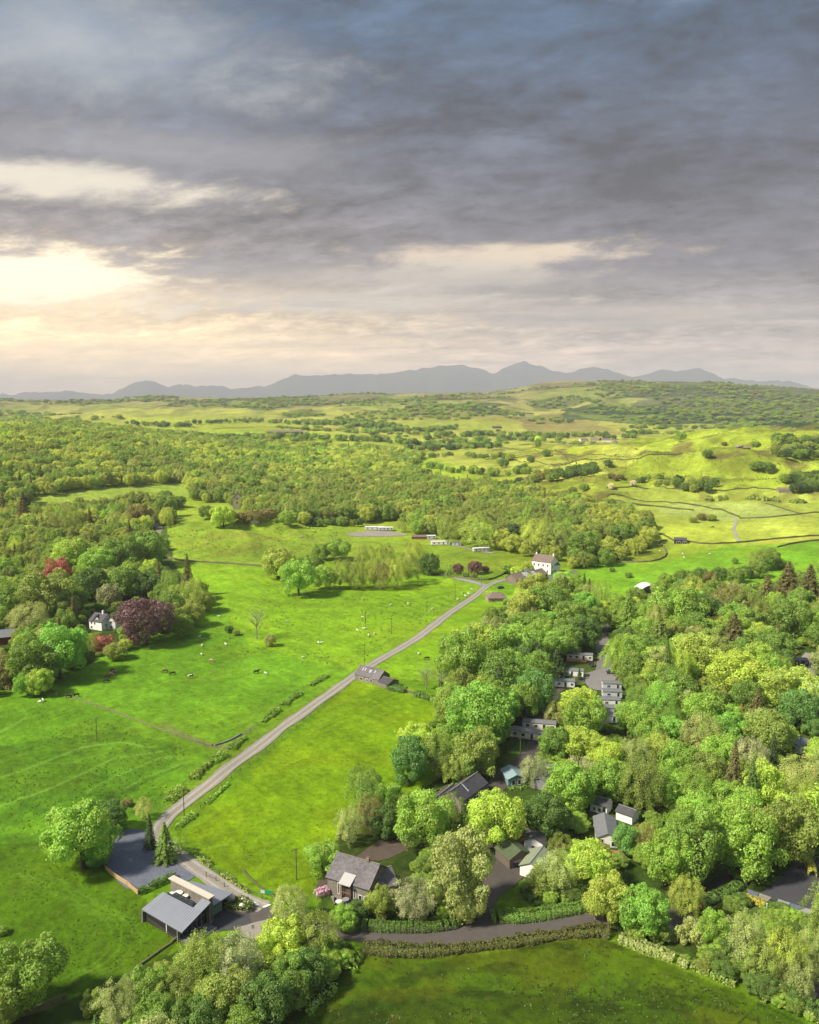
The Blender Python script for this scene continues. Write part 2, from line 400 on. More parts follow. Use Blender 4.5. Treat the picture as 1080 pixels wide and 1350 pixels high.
    # rough patches
    rp = sst(px, 560, 700)*sst(Y, 650, 850)*(1-sst(Y, 1700, 2000))
    paint(rp*sst(fbm(X/40.+8, Y/34., 5), .50, .62)*.6, (128,138,44))
    paint(rp*sst(fbm(X/32.+88, Y/32., 4), .58, .68)*.7, (128,108,70))
    kn = np.exp(-((px-330)/110.)**2-((py-712)/24.)**2)
    paint(kn*sst(n_sm, .5, .62)*.55, (146,136,66))
    # tone drift in every pasture
    n_t = fbm(X/3.1+71, Y/3.1, 3); C *= (1+(n_mid[..., None]-.5)*.55)*(1+(n_sm[..., None]-.5)*.42)*(1+(n_big[..., None]-.5)*.34)*(1+(n_t[..., None]-.5)*.45)
    rot_ = (X*.81-Y*.58); C *= (1+(fbm(rot_/1.6, (X*.58+Y*.81)/16., 3)[..., None]-.5)*.30*(Y < 700)[..., None])
    yl = .5*sst(fbm(X/27.+61, Y/19., 4), .50, .64)*(Y < 620)
    C[..., 0] *= 1+yl*.22; 
    # warm tired patches on the front field
    fm = inpoly(px, py, [(330,1420),(380,1330),(470,1250),(790,1235),(1060,1345),(1200,1500)])*sst(fbm(X/14., Y/8.+6, 4), .52, .64)
    paint(fm*.5, (108,116,14))
    fm = inpoly(px, py, [(330,1420),(380,1330),(470,1250),(790,1235),(1060,1345),(1200,1500)])*sst(fbm(X/6.+9, Y/3.5+6, 4), .56, .64)
    paint(fm*.5, (40,58,12))
    # wheel tracks, sheep paths and old ridges: thin paler or darker lines
    def line(pts, wpx, c, k, ys=1.0):
        d = dist_line(px+jx*3, py+jy*3, pts, ys); paint(np.exp(-(d/wpx)**2)*k, c)
    for pts in ([(0,1062),(60,1042),(110,1020),(150,1000),(215,990)], [(115,1045),(150,1025),(210,1000),(235,998)], [(150,1050),(190,1025),(250,1003)], [(40,1100),(70,1088),(100,1070),(130,1062)],
                [(0,1025),(60,1005),(110,985),(160,979),(200,985)], [(0,965),(20,955),(35,945),(30,935)]):
        line(pts, 1.4, (150,202,72), .6)
    line([(30,1062),(80,1072),(120,1060),(180,1040)], 5, (52,98,22), .5); line([(0,1105),(50,1110),(90,1095)], 7, (56,104,20), .5)
    for off in (0, 11, 26, 38):
        line([(176-off,1210),(186-off,1228),(184-off,1250),(160-off,1272),(120-off,1290)], 1.3, (128,178,40), .6)
        line([(60-off,1150),(110-off,1180),(176-off,1212)], 1.5, (126,178,48), .6)
    for k_ in range(8):
        line([(885+6*k_,1312),(1000-k_*36,1345-(k_ % 3)*14)] if k_ < 4 else [(1000,1322),(1060-(k_-4)*30,1352)], 1.1, (40,62,18), .7)
    line([(590,1325),(700,1312),(880,1322)], 1.2, (60,88,20), .6); line([(520,1290),(600,1280),(690,1283)], 1.4, (64,92,20), .6)
    line([(240,1098),(300,1060),(370,1000),(440,940)], 4, (158,208,40), .4); line([(330,1160),(350,1130),(345,1090),(360,1050)], 1.4, (170,212,50), .35)
    line([(252,1135),(270,1120),(300,1112)], 1.2, (170,212,70), .5)
    line([(215,955),(245,970),(278,984),(300,985)], 3.2, (150,140,100), .75); line([(300,985),(320,968),(335,958)], 3.0, (148,146,104), .6)
    line([(325,790),(420,800),(520,795),(600,780)], 2.4, (126,160,34), .5); line([(300,820),(380,850),(450,880)], 3, (112,160,30), .5)
    # tyre-worn verge beside the long lane
    line([(640,772),(560,832),(480,884),(350,968),(215,1068)], 5, (148,164,66), .45)
    C = np.clip(C, 0.002, .6)
    verts = np.stack([X, Y, Z], -1).reshape(-1, 3)
    i, j = np.meshgrid(np.arange(nr-1), np.arange(nc-1), indexing='ij')
    a = (i*nc+j).ravel(); q = np.stack([a, a+1, a+1+nc, a+nc], -1).astype(np.int32)
    me = bpy.data.meshes.new('ground'); me.vertices.add(len(verts)); me.vertices.foreach_set('co', verts.astype(np.float32).ravel())
    me.loops.add(q.size); me.loops.foreach_set('vertex_index', q.ravel()); me.polygons.add(len(q))
    me.polygons.foreach_set('loop_start', np.arange(0, q.size, 4, dtype=np.int32))
    me.polygons.foreach_set('use_smooth', np.ones(len(q), bool)); me.update(calc_edges=True)
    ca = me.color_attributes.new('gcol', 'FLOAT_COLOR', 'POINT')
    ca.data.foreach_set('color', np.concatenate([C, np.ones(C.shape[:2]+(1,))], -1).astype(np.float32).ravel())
    o = bpy.data.objects.new('ground', me); COL.objects.link(o); o['kind'] = 'structure'
    m = bpy.data.materials.new('pasture'); m.use_nodes = True; t = NT(m.node_tree)
    at = t.n('ShaderNodeVertexColor', layer_name='gcol').outputs[0]
    co = t.n('ShaderNodeTexCoord').outputs['Object']
    rot = t.n('ShaderNodeVectorRotate', rotation_type='Z_AXIS'); t.l(co, rot.inputs[0]); rot.inputs['Angle'].default_value = R(-35)
    st = t.n('ShaderNodeVectorMath', operation='MULTIPLY'); t.l(rot.outputs[0], st.inputs[0]); st.inputs[1].default_value = (1.0, .25, 1)
    a1 = t.noise(co, .55, 9, .78); a2 = t.noise(st.outputs[0], .35, 5, .6); a3 = t.noise(co, .06, 5, .6); a4 = t.noise(co, .012, 6, .6)
    f = t.m('ADD', 1.0, t.m('ADD', t.m('ADD', t.m('MULTIPLY', t.m('SUBTRACT', a1, .5), 1.9), t.m('MULTIPLY', t.m('SUBTRACT', a2, .5), .8)), t.m('ADD', t.m('MULTIPLY', t.m('SUBTRACT', a3, .5), .55), t.m('MULTIPLY', t.m('SUBTRACT', a4, .5), .5))))
    sc = t.n('ShaderNodeVectorMath', operation='SCALE'); t.l(at, sc.inputs[0]); t.l(f, sc.inputs['Scale'])
    straw = t.mix(t.m('MULTIPLY', t.smooth(t.noise(co, .23, 6, .65), .56, .72), .25), sc.outputs[0], (.16,.14,.035,1))
    b = t.n('ShaderNodeBsdfPrincipled'); t.l(straw, b.inputs['Base Color']); b.inputs['Roughness'].default_value = .9; b.inputs['Specular IOR Level'].default_value = .12
    bp = t.n('ShaderNodeBump'); bp.inputs['Strength'].default_value = .8; bp.inputs['Distance'].default_value = .55
    t.l(t.m('ADD', a1, t.m('MULTIPLY', a3, 4.0)), bp.inputs['Height']); t.l(bp.outputs[0], b.inputs['Normal'])
    o2 = t.n('ShaderNodeOutputMaterial'); t.l(b.outputs[0], o2.inputs[0]); me.materials.append(m)
    return o
GROUND = ground_sheet()

# ------------------------------------------------------------------ haze
def haze_box():
    mb = MB().box(-29000, 29000, -420, 39000, -40, 1180)
    m = bpy.data.materials.new('haze_air'); m.use_nodes = True; t = NT(m.node_tree)
    v = t.n('ShaderNodeVolumePrincipled'); v.inputs['Color'].default_value = (.72, .76, .84, 1); v.inputs['Density'].default_value = 6.5e-5; v.inputs['Anisotropy'].default_value = 0.0
    o = t.n('ShaderNodeOutputMaterial'); t.l(v.outputs[0], o.inputs['Volume'])
    m.cycles.homogeneous_volume = True
    h = mb.build('haze', m); h['kind'] = 'stuff'; h['label'] = 'thin pale haze lying over the valley and fading the far fells'
    return h
haze_box()
# ------------------------------------------------------------------ roads, yards, paths
def road_mat(name, col, k=.2, edge=True):
    return mat(name, col, rough=.9, var=k, scale=1.1, bump=.02)
M_lane = mat('lane_asphalt', lin((186,178,168))/2.1, .9, .14, .9); M_lane2 = mat('lane_asphalt_dark', lin((118,110,106))/2.2, .9, .16, .8)
M_yard = mat('yard_asphalt', lin((104,96,90))/2.1, .9, .22, .5); M_grav = mat('slate_gravel', lin((128,134,150))/2.0, .9, .34, 1.6, bump=.04)
M_tar = mat('fresh_tarmac', lin((92,92,98))/2.1, .9, .14, .8); M_conc = mat('pale_concrete', lin((160,156,148))/2.0, .9, .2, .9)
M_dirt = mat('bare_earth', lin((128,112,92))/2.0, .95, .3, .6); M_pave = [mat('paving_%s' % n, lin(c)/2, .85, .2, .9) for n, c in (('blue', (122,136,152)), ('buff', (176,170,158)), ('pale', (186,186,182)))]
M_mark = mat('road_paint', (.62,.62,.6), .7, .1, 3); M_worn = mat('wheel_worn_asphalt', lin((208,200,190))/2.1, .9, .2, 1.2)
def densify(pts, step):
    out = []
    for a, b in zip(pts[:-1], pts[1:]):
        n = max(1, int(math.hypot(b[0]-a[0], b[1]-a[1])/step))
        out += [(a[0]+(b[0]-a[0])*i/n, a[1]+(b[1]-a[1])*i/n) for i in range(n)]
    return out+[pts[-1]]
def smoothline(pts, it=2):
    for _ in range(it):
        q = [pts[0]]
        for a, b in zip(pts[:-1], pts[1:]): q += [(.75*a[0]+.25*b[0], .75*a[1]+.25*b[1]), (.25*a[0]+.75*b[0], .25*a[1]+.75*b[1])]
        pts = q+[pts[-1]]
    return pts
ROADLINES = []
def ribbon(name, pts, wid, m, off=.14, jit=.2, lateral=0.0, parent=None, kind='structure', step=2.0, nx=4):
    pts = densify(pts, step); n = len(pts); A = np.array(pts); T = np.gradient(A, axis=0); T /= np.linalg.norm(T, axis=1)[:, None]+1e-9; N = np.stack([-T[:, 1], T[:, 0]], 1)
    V = []; F = []
    for i in range(n):
        wl = wid/2*(1+jit*(vnoise(np.array([i*.31]), np.array([1.0+len(name)]))[0]-.5)*2); wr = wid/2*(1+jit*(vnoise(np.array([i*.31]), np.array([9.0]))[0]-.5)*2)
        for j in range(nx+1):
            s = lateral + (-wl + (wl+wr)*j/nx); V.append((A[i, 0]+N[i, 0]*s, A[i, 1]+N[i, 1]*s))
    V = np.array(V); Z = hgt(V[:, 0], V[:, 1])+off
    V = np.column_stack([V, Z])
    for i in range(n-1):
        for j in range(nx): a = i*(nx+1)+j; F.append((a, a+1, a+nx+2, a+nx+1))
    o = mesh_obj(name, V, F, m, parent, smooth=True)
    if kind: o['kind'] = kind
    return o
def px_line(pp): return [P(x, y)[:2] for x, y in pp]
def road(name, pp, wid, m, off=.14, sm=2, **k):
    pts = smoothline(px_line(pp), sm); ROADLINES.append((pts, wid)); return ribbon(name, pts, wid, m, off, **k)
def patch(name, pp, m, off=.10, world=False, res=2.5):
    """ground-hugging sheet filling an outline"""
    pts = pp if world else px_line(pp); pts = smoothline(pts+[pts[0]], 1)[:-1]
    bm = bmesh.new(); vs = [bm.verts.new((x, y, 0)) for x, y in pts]; f = bm.faces.new(vs)
    if f.normal.z < 0: f.normal_flip()
    xs = [p[0] for p in pts]; ys = [p[1] for p in pts]
    x = min(xs)+res
    while x < max(xs):
        bmesh.ops.bisect_plane(bm, geom=bm.verts[:]+bm.edges[:]+bm.faces[:], plane_co=(x, 0, 0), plane_no=(1, 0, 0)); x += res
    y = min(ys)+res
    while y < max(ys):
        bmesh.ops.bisect_plane(bm, geom=bm.verts[:]+bm.edges[:]+bm.faces[:], plane_co=(0, y, 0), plane_no=(0, 1, 0)); y += res
    A = np.array([v.co[:] for v in bm.verts]); Z = hgt(A[:, 0], A[:, 1])+off
    for v, z in zip(bm.verts, Z): v.co.z = z
    bmesh.ops.recalc_face_normals(bm, faces=bm.faces[:])
    me = bpy.data.meshes.new(name); bm.to_mesh(me); bm.free(); me.materials.append(m)
    if len(me.polygons) and me.polygons[0].normal.z < 0: me.flip_normals()
    o = bpy.data.objects.new(name, me); COL.objects.link(o); o['kind'] = 'structure'
    ROADLINES.append((pts+[pts[0]], 3)); PATCHES.append(pts)
    return o
PATCHES = []
LANE = [(642,773),(600,803),(560,835),(515,862),(470,889),(410,932),(350,976),(285,1028),(240,1062),(218,1080),(206,1098),(216,1114),(246,1136),(290,1166),(325,1187),(348,1197)]
road('lane', LANE, 4.6, M_lane)
lw = smoothline(px_line(LANE), 2)
ribbon('lane_wheel_track', lw, .75, M_worn, .155, .3, lateral=-1.15, nx=1); ribbon('lane_wheel_track', lw, .75, M_worn, .155, .3, lateral=1.15, nx=1)
ribbon('lane_crown', lw, .5, mat('grassy_crown', lin((176,172,150))/2, .95, .3, 1.0), .152, .5, nx=1)
road('road', [(348,1197),(345,1210),(352,1222),(400,1226),(462,1229),(540,1236),(620,1233),(700,1222),(770,1212),(840,1200),(880,1206),(925,1222),(1000,1262),(1100,1320)], 5.6, M_lane2, .12)
road('road_up_to_the_sheds', [(632,1232),(628,1205),(640,1180),(662,1160),(690,1143),(712,1128),(730,1112)], 6.5, M_yard, .10)
road('site_lane', [(650,1160),(652,1120),(640,1098),(628,1075),(640,1050),(664,1025),(690,1003),(706,985),(712,965),(714,935),(735,905),(770,895),(795,898)], 5.5, M_yard, .09)
road('site_lane_upper', [(790,905),(797,880),(796,855),(792,838),(795,820)], 6.0, mat('site_asphalt', lin((150,142,142))/2.1, .9, .15, .8), .13)
road('lane_to_the_farm', [(642,773),(655,767),(675,763),(700,770),(720,773),(740,766)], 5.0, M_lane, .2)
road('lane_bend', [(642,773),(625,768),(600,762)], 5, mat('pale_asphalt', lin((190,186,184))/2.1, .9, .1, 1), .2)
patch('car_park', [(140,1139),(152,1102),(166,1093),(190,1093),(194,1108),(206,1122),(222,1136),(246,1142),(266,1152),(240,1166),(222,1156),(186,1176),(160,1170)], M_grav)
patch('forecourt', [(240,1222),(275,1212),(285,1190),(302,1172),(330,1190),(352,1194),(362,1206),(345,1232),(318,1228),(300,1226),(275,1232)], M_tar, .11)
patch('forecourt_apron', [(318,1222),(345,1214),(360,1212),(362,1232),(335,1240),(315,1234)], M_lane, .13)
patch('barn_yard', [(472,1128),(500,1108),(548,1094),(556,1104),(535,1122),(504,1136),(486,1134),(440,1160),(424,1178),(414,1166),(440,1150)], mat('barn_yard_surface', lin((112,98,88))/2.1, .9, .2, .5), .08)
patch('patio', [(436,1182),(462,1176),(480,1186),(470,1200),(442,1196)], M_conc, .12)
patch('caravan_yard', [(772,888),(800,880),(818,886),(806,905),(792,912),(772,906)], mat('yard_pale', lin((166,160,160))/2.1, .9, .15, .8), .16)
patch('park_entrance', [(1000,1180),(1040,1150),(1046,1125),(1100,1120),(1100,1200),(1050,1198),(1020,1188)], M_tar, .12)
road('dark_drive', [(915,1190),(945,1172),(985,1148),(1010,1130)], 6, mat('dark_asphalt', lin((64,58,60))/2, .9, .15, .8), .1)
road('edge_site_lane', [(1072,862),(1062,880),(1068,905),(1085,925)], 6, M_lane, .12)
road('pond_side_path', [(872,1238),(886,1222),(893,1208)], 3.4, M_conc, .10)
patch('touring_ground', [(455,703),(480,700),(520,701),(545,706),(500,708),(465,708)], mat('site_gravel', lin((190,180,168))/2.1, .9, .2, .8), .25, res=6)
road('holiday_park_track', [(545,706),(575,713),(610,722),(650,730)], 4.5, M_lane, .25)
road('farm_track', [(205,690),(212,697),(206,708)], 5, M_conc, .25, sm=1)
road('stream', [(968,682),(971,690),(966,697),(971,703),(969,708),(975,714)], 2.2, mat('beck_stones', lin((200,196,190))/2, .6, .3, .5), .3)
def paving(pp, cols):
    root = None
    w0 = px_line(pp); n = len(cols)
    root = bpy.data.objects.new('parking_bays', None); COL.objects.link(root); root['kind'] = 'structure'
    a, b, c, d = [np.array(q) for q in w0]
    for i, ci in enumerate(cols):
        for j in range(2):
            f0, f1 = (i+.03)/n, (i+.97)/n; g0, g1 = (j+.03)/2, (j+.97)/2
            q = [(a*(1-f)+b*f)*(1-g)+(d*(1-f)+c*f)*g for f, g in ((f0, g0), (f1, g0), (f1, g1), (f0, g1))]
            z = [float(hgt(*k))+.2 for k in q]
            MB().slab([(k[0], k[1], zz) for k, zz in zip(q, z)], .12).build('paving_slab', M_pave[ci], root)
    PATCHES.append([tuple(x) for x in w0])
paving([(984,1172),(1018,1184),(1006,1196),(988,1186)], [0, 1]); paving([(1026,1186),(1078,1203),(1062,1208),(1022,1194)][:4], [2, 0, 2])
for q in ([(346,1196),(356,1192),(358,1194),(348,1198)], [(329,1190),(334,1188),(342,1193),(338,1195)]):
    o = patch('road_marking', q, M_mark, .175, res=9)

# ------------------------------------------------------------------ trees
def leaf_quads(C, Nn, size, jit, rs, asp=1.5):
    """leaf-clump faces at C, facing about Nn"""
    n = len(C); N = Nn + rs.normal(0, jit, (n, 3)); N /= np.linalg.norm(N, axis=1)[:, None]+1e-9
    t = np.cross(N, rs.normal(0, 1, (n, 3))); t /= np.linalg.norm(t, axis=1)[:, None]+1e-9; b = np.cross(N, t)
    s = size*rs.uniform(.6, 1.35, n)[:, None]
    k1 = rs.uniform(.3, 1.0, n)[:, None]
    V = np.stack([C-t*s*asp*.5, C+b*s*.5*k1, C+t*s*asp*.5+N*s*.15, C-b*s*.5], 1)
    return V.reshape(-1, 3)
def quads_mesh(name, V, val, m, extra=None):
    n = len(V)//4; me = bpy.data.meshes.new(name)
    me.vertices.add(len(V)); me.vertices.foreach_set('co', V.astype(np.float32).ravel())
    me.loops.add(4*n); me.loops.foreach_set('vertex_index', np.arange(4*n, dtype=np.int32)); me.polygons.add(n)
    me.polygons.foreach_set('loop_start', np.arange(0, 4*n, 4, dtype=np.int32)); me.update(calc_edges=True)
    at = me.attributes.new('leaf', 'FLOAT', 'FACE'); at.data.foreach_set('value', val.astype(np.float32))
    me.materials.append(m); return me
def leaf_mat(name, mode='OBJECT', base=None):
    m = bpy.data.materials.new(name); m.use_nodes = True; t = NT(m.node_tree)
    if base is None:
        if mode == 'OBJECT': col = t.n('ShaderNodeObjectInfo').outputs['Color']
        else: col = t.n('ShaderNodeAttribute', attribute_type='INSTANCER', attribute_name='tree_colour').outputs['Color']
    else:
        rgb = t.n('ShaderNodeRGB'); rgb.outputs[0].default_value = tuple(base)+(1,); col = rgb.outputs[0]
    lf = t.n('ShaderNodeAttribute', attribute_type='GEOMETRY', attribute_name='leaf').outputs['Fac']
    gp = t.n('ShaderNodeNewGeometry').outputs['Position']; nz = t.noise(gp, .35, 3, .6)
    f = t.m('MULTIPLY', lf, t.m('ADD', .72, t.m('MULTIPLY', nz, .56)))
    sc = t.n('ShaderNodeVectorMath', operation='SCALE'); t.l(col, sc.inputs[0]); t.l(f, sc.inputs['Scale'])
    hs = t.n('ShaderNodeHueSaturation'); t.l(sc.outputs[0], hs.inputs['Color']); t.l(t.m('ADD', .494, t.m('MULTIPLY', t.m('SUBTRACT', nz, .5), .05)), hs.inputs['Hue']); hs.inputs['Saturation'].default_value = .89; hs.inputs['Value'].default_value = 1.2
    d = t.n('ShaderNodeBsdfDiffuse'); t.l(hs.outputs[0], d.inputs[0])
    tr = t.n('ShaderNodeBsdfTranslucent'); t.l(t.mix(.55, hs.outputs[0], t.mix(1.0, hs.outputs[0], (1.3, 1.3, .6, 1), 'MULTIPLY')), tr.inputs[0])
    gl = t.n('ShaderNodeBsdfGlossy'); gl.inputs['Roughness'].default_value = .5; gl.inputs[0].default_value = (.9,.95,1,1)
    mx = t.n('ShaderNodeMixShader'); mx.inputs[0].default_value = .36; t.l(d.outputs[0], mx.inputs[1]); t.l(tr.outputs[0], mx.inputs[2])
    m2 = t.n('ShaderNodeMixShader'); m2.inputs[0].default_value = .02; t.l(mx.outputs[0], m2.inputs[1]); t.l(gl.outputs[0], m2.inputs[2])
    o = t.n('ShaderNodeOutputMaterial'); t.l(m2.outputs[0], o.inputs[0]); return m
M_leaf = leaf_mat('foliage'); M_leaf_far = leaf_mat('foliage_far', 'INSTANCER')
M_bark = mat('bark', (.085,.07,.055), .9, .3, 3, bump=.03); M_bark_pale = mat('pale_bark', (.26,.25,.22), .85, .35, 3)
def crown_mesh(name, kind, nleaf, size, seed):
    rs = np.random.RandomState(seed); C = []; N = []; V0 = []
    if kind in ('round', 'oak', 'shrub'):
        nl = {'round': 27, 'oak': 22, 'shrub': 12}[kind]
        ez = {'round': .42, 'oak': .37, 'shrub': .30}[kind]; zc = {'round': .52, 'oak': .52, 'shrub': .26}[kind]
        cs = []; rr = []
        for i in range(nl):
            ph = math.acos(1-2*(i+.5)/nl); th = i*2.399963+rs.uniform(-.4, .4)
            ra = rs.uniform(.62, .82) if kind == 'round' else rs.uniform(.50, .95)
            r_ = rs.uniform(.11, .19) if kind == 'round' else rs.uniform(.09, .22)
            d = np.array([math.sin(ph)*math.cos(th), math.sin(ph)*math.sin(th), math.cos(ph)])
            if d[2] < -.86: continue
            base_w = .5-r_*.75
            cs.append(np.array([d[0]*base_w*ra/.75, d[1]*base_w*ra/.75, zc+d[2]*(ez-r_*.5)*ra/.8*(1.4 if d[2] < 0 else 1)])); rr.append(r_)
        cs.append(np.array([0, 0, zc])); rr.append(.27)
        # smaller twig puffs breaking the outline
        for i in range(nl*4):
            k = rs.randint(len(cs)-1); d = rs.normal(0, 1, 3); d[2] = abs(d[2])*.8+.1; d /= np.linalg.norm(d)
            if k < nl: cs.append(cs[k]+d*rr[k]*.95); rr.append(rs.uniform(.035, .065))
        cs = np.array(cs); rr = np.array(rr)
        w = rr**2; w = w/w.sum()
        w = w*rs.uniform(.45, 1.5, len(w)); w = w/w.sum(); k = rs.choice(len(cs), nleaf*2, p=w); d = rs.normal(0, 1, (nleaf*2, 3)); d[:, 2] += .25; d /= np.linalg.norm(d, axis=1)[:, None]
        rad = rr[k]*(1-np.abs(rs.normal(0, .13, nleaf*2))+(rs.rand(nleaf*2) < .10)*rs.uniform(0, .35, nleaf*2)+.05*np.sin(d[:, 0]*9+k)*np.sin(d[:, 1]*9)+.03)
        p = cs[k]+d*rad[:, None]*np.array([1, 1, .85])
        dd = np.linalg.norm(p[:, None, :]-cs[None], axis=2)/rr[None]; dd[np.arange(len(k)), k] = 9
        keep = (dd.min(1) > .80) & (p[:, 2] > .02); p = p[keep][:nleaf]; d = d[keep][:nleaf]; k = k[keep][:nleaf]
        val = (.86+.28*rs.rand(len(cs)))[k]*rs.uniform(.72, 1.28, len(p))
        V = leaf_quads(p, d, size, .55, rs)
    elif kind in ('willow', 'birch'):
        nb = 46 if kind == 'willow' else 34; ps = []; ds = []; vs = []
        for b in range(nb):
            th = b*2.399963; h0 = .30+.68*((b+.5)/nb); env = math.sin(math.pi*min(1, max(0, (1.05-h0)/.95))**.75)*.5
            r0 = env*rs.uniform(.45, 1.0); top = np.array([r0*math.cos(th), r0*math.sin(th), h0*1.35]); L = rs.uniform(.16, .42)
            m_ = nleaf//nb; s = rs.rand(m_)**.8
            out = np.array([math.cos(th), math.sin(th), 0])
            pp = top+out*(s*.10)[:, None]+np.array([0, 0, -1])*(s*L)[:, None]+rs.normal(0, 1, (m_, 3))*np.array([.042, .042, .03])
            ps.append(pp); dn = out*.8+np.array([0, 0, .6])+rs.normal(0, .3, (m_, 3)); ds.append(dn/np.linalg.norm(dn, axis=1)[:, None]); vs.append(np.full(m_, rs.uniform(.8, 1.2)))
        p = np.concatenate(ps); d = np.concatenate(ds); val = np.concatenate(vs)*rs.uniform(.75, 1.25, len(p)); V = leaf_quads(p, d, size*.9, .6, rs, 1.9)
    elif kind == 'conifer':
        ps = []; ds = []; vs = []; tiers = 26
        for i in range(tiers):
            h0 = (i+.5)/tiers; rad = (.5*(1-h0)**.85+.012)*rs.uniform(.82, 1.08); nb = 9
            for b in range(nb):
                th = b*2*math.pi/nb+i*.7+rs.uniform(-.2, .2); L = rad*rs.uniform(.75, 1.1); m_ = max(4, int(nleaf/tiers/nb*(1.9*(1-h0)+.15))); s = rs.rand(m_)**.6
                out = np.array([math.cos(th), math.sin(th), 0]); side = np.array([-out[1], out[0], 0])
                pp = out*(s*L)[:, None]+np.array([0, 0, 1])*(.12+h0*2.1+.06*(1-h0)-s*s*.16*(1.1-h0))[:, None]+side*(rs.normal(0, .05, m_)*(1-s*.5)*(1-h0+.2))[:, None]+rs.normal(0, .010, (m_, 3))
                ps.append(pp); ds.append(np.tile(out*.5+np.array([0, 0, .9]), (m_, 1))); vs.append(np.full(m_, rs.uniform(.75, 1.2)))
        p = np.concatenate(ps); d = np.concatenate(ds); val = np.concatenate(vs)*rs.uniform(.7, 1.3, len(p)); V = leaf_quads(p, d, size, .4, rs, 2.0)
    elif kind == 'sparse':
        k = rs.randint(0, 40, nleaf); cs = rs.normal(0, 1, (40, 3)); cs /= np.linalg.norm(cs, axis=1)[:, None]; cs = cs*rs.uniform(.25, .5, (40, 1)); cs[:, 2] = cs[:, 2]*1.05+.82
        p = cs[k]+rs.normal(0, .05, (nleaf, 3)); d = rs.normal(0, 1, (nleaf, 3)); val = rs.uniform(.75, 1.25, nleaf); V = leaf_quads(p, d, size*.7, .3, rs)
    return quads_mesh(name, V, val, M_leaf)
NATH = {'round': 1.0, 'oak': .90, 'shrub': .58, 'willow': 1.33, 'birch': 1.33, 'conifer': 2.3, 'sparse': 1.35}
def trunk_mesh(kind, seed):
    rs = np.random.RandomState(seed); mb = MB(); H = NATH[kind]
    tr = {'round': .030, 'oak': .036, 'shrub': .016, 'willow': .024, 'birch': .018, 'conifer': .028, 'sparse': .026}[kind]
    top = .5*H if kind != 'conifer' else .93*H
    a = Vector((0, 0, -.05)); b = Vector((rs.uniform(-.02, .02), rs.uniform(-.02, .02), top*.5)); c = Vector((rs.uniform(-.04, .04), rs.uniform(-.04, .04), top))
    mb.cyl(a, b, tr*1.15, tr*.8, 7); mb.cyl(b, c, tr*.8, tr*(.5 if kind != 'conifer' else .15), 7)
    if kind != 'conifer':
        nlim = 16 if kind == 'sparse' else 7
        for i in range(nlim):
            th = i*2.4+rs.uniform(-.3, .3); f = rs.uniform(.45, 1.0); s = a.lerp(c, f); L = rs.uniform(.26, .40); e = s+Vector((math.cos(th)*L, math.sin(th)*L, rs.uniform(.14, .34)*H))
            mid = s.lerp(e, .5)+Vector((0, 0, .03)); mb.cyl(s, mid, tr*.42, tr*.26, 5); mb.cyl(mid, e, tr*.26, tr*.10, 5)
            for q in range(4 if kind == 'sparse' else 2):
                e2 = mid+Vector((rs.uniform(-.16, .16), rs.uniform(-.16, .16), rs.uniform(.08, .26))); mb.cyl(mid.lerp(e, .3*q), e2, tr*.15, tr*.04, 4)
    me_o = mb.build('trunk_tmp', M_bark_pale if kind in ('birch', 'sparse') else M_bark); me = me_o.data; bpy.data.objects.remove(me_o); return me
HI = {}; LO = {}; TR = {}
for kd, vs_, nl_, sz_ in (('round', 4, 17000, .0235), ('oak', 5, 16000, .0235), ('willow', 3, 15000, .018), ('birch', 3, 11000, .019), ('conifer', 2, 11000, .028), ('sparse', 2, 1500, .022), ('shrub', 3, 5000, .036)):
    HI[kd] = [crown_mesh('crown', kd, nl_, sz_, 100+i*7+len(kd)) for i in range(vs_)]
    LO[kd] = [crown_mesh('crown', kd, int(nl_*.11), sz_*2.9, 300+i*7+len(kd)) for i in range(min(3, vs_+1))]
    TR[kd] = [trunk_mesh(kd, 50+i+len(kd)) for i in range(2)]
# crown colours (surface colours), with the word used to describe each
COLS = {'lime': ((166,194,42), 'bright lime green'), 'fresh': ((136,176,40), 'fresh green'), 'mid': ((118,154,38), 'mid green'), 'deep': ((94,130,42), 'deep green'), 'emerald': ((104,156,60), 'cool emerald green'),
        'olive': ((134,156,52), 'olive green'), 'sage': ((158,172,90), 'pale sage green'), 'silver': ((162,170,116), 'silvery green'), 'yellow': ((160,180,54), 'yellowish green'), 'brown': ((132,132,66), 'brownish'),
        'purple': ((124,90,92), 'dark copper purple'), 'red': ((176,104,84), 'rusty red'), 'dark': ((72,104,48), 'dark green'), 'rust': ((122,118,62), 'rusty brown'), 'gold': ((178,146,44), 'golden orange'), 'white': ((205,205,185), 'white flowering'), 'bright': ((130,186,44), 'vivid green')}
KWORD = {'round': ('broadleaf tree', 'with a domed crown'), 'oak': ('broadleaf tree', 'with an uneven lumpy crown'), 'willow': ('willow', 'with drooping feathery foliage'), 'birch': ('birch', 'with light airy foliage'), 'conifer': ('conifer', 'with a pointed crown'), 'sparse': ('thin tree', 'with bare twigs and sparse leaves'), 'shrub': ('bush', 'low and rounded')}
LEAFDIV = 1.0
TREES = []   # each: dict(x,y,z,d,h,kind,col,manual,wpx,cx,cy)
def tree_at(x, y, d, h, kind, col, manual=None, z=None):
    z = float(hgt(x, y)) if z is None else float(z); cx, cy, dep = project(x, y, z+h*.58)
    TREES.append(dict(x=x, y=y, z=z, d=d, h=h, kind=kind, col=col, manual=manual, wpx=FPX/float(dep)*d, cx=float(cx), cy=float(cy)))
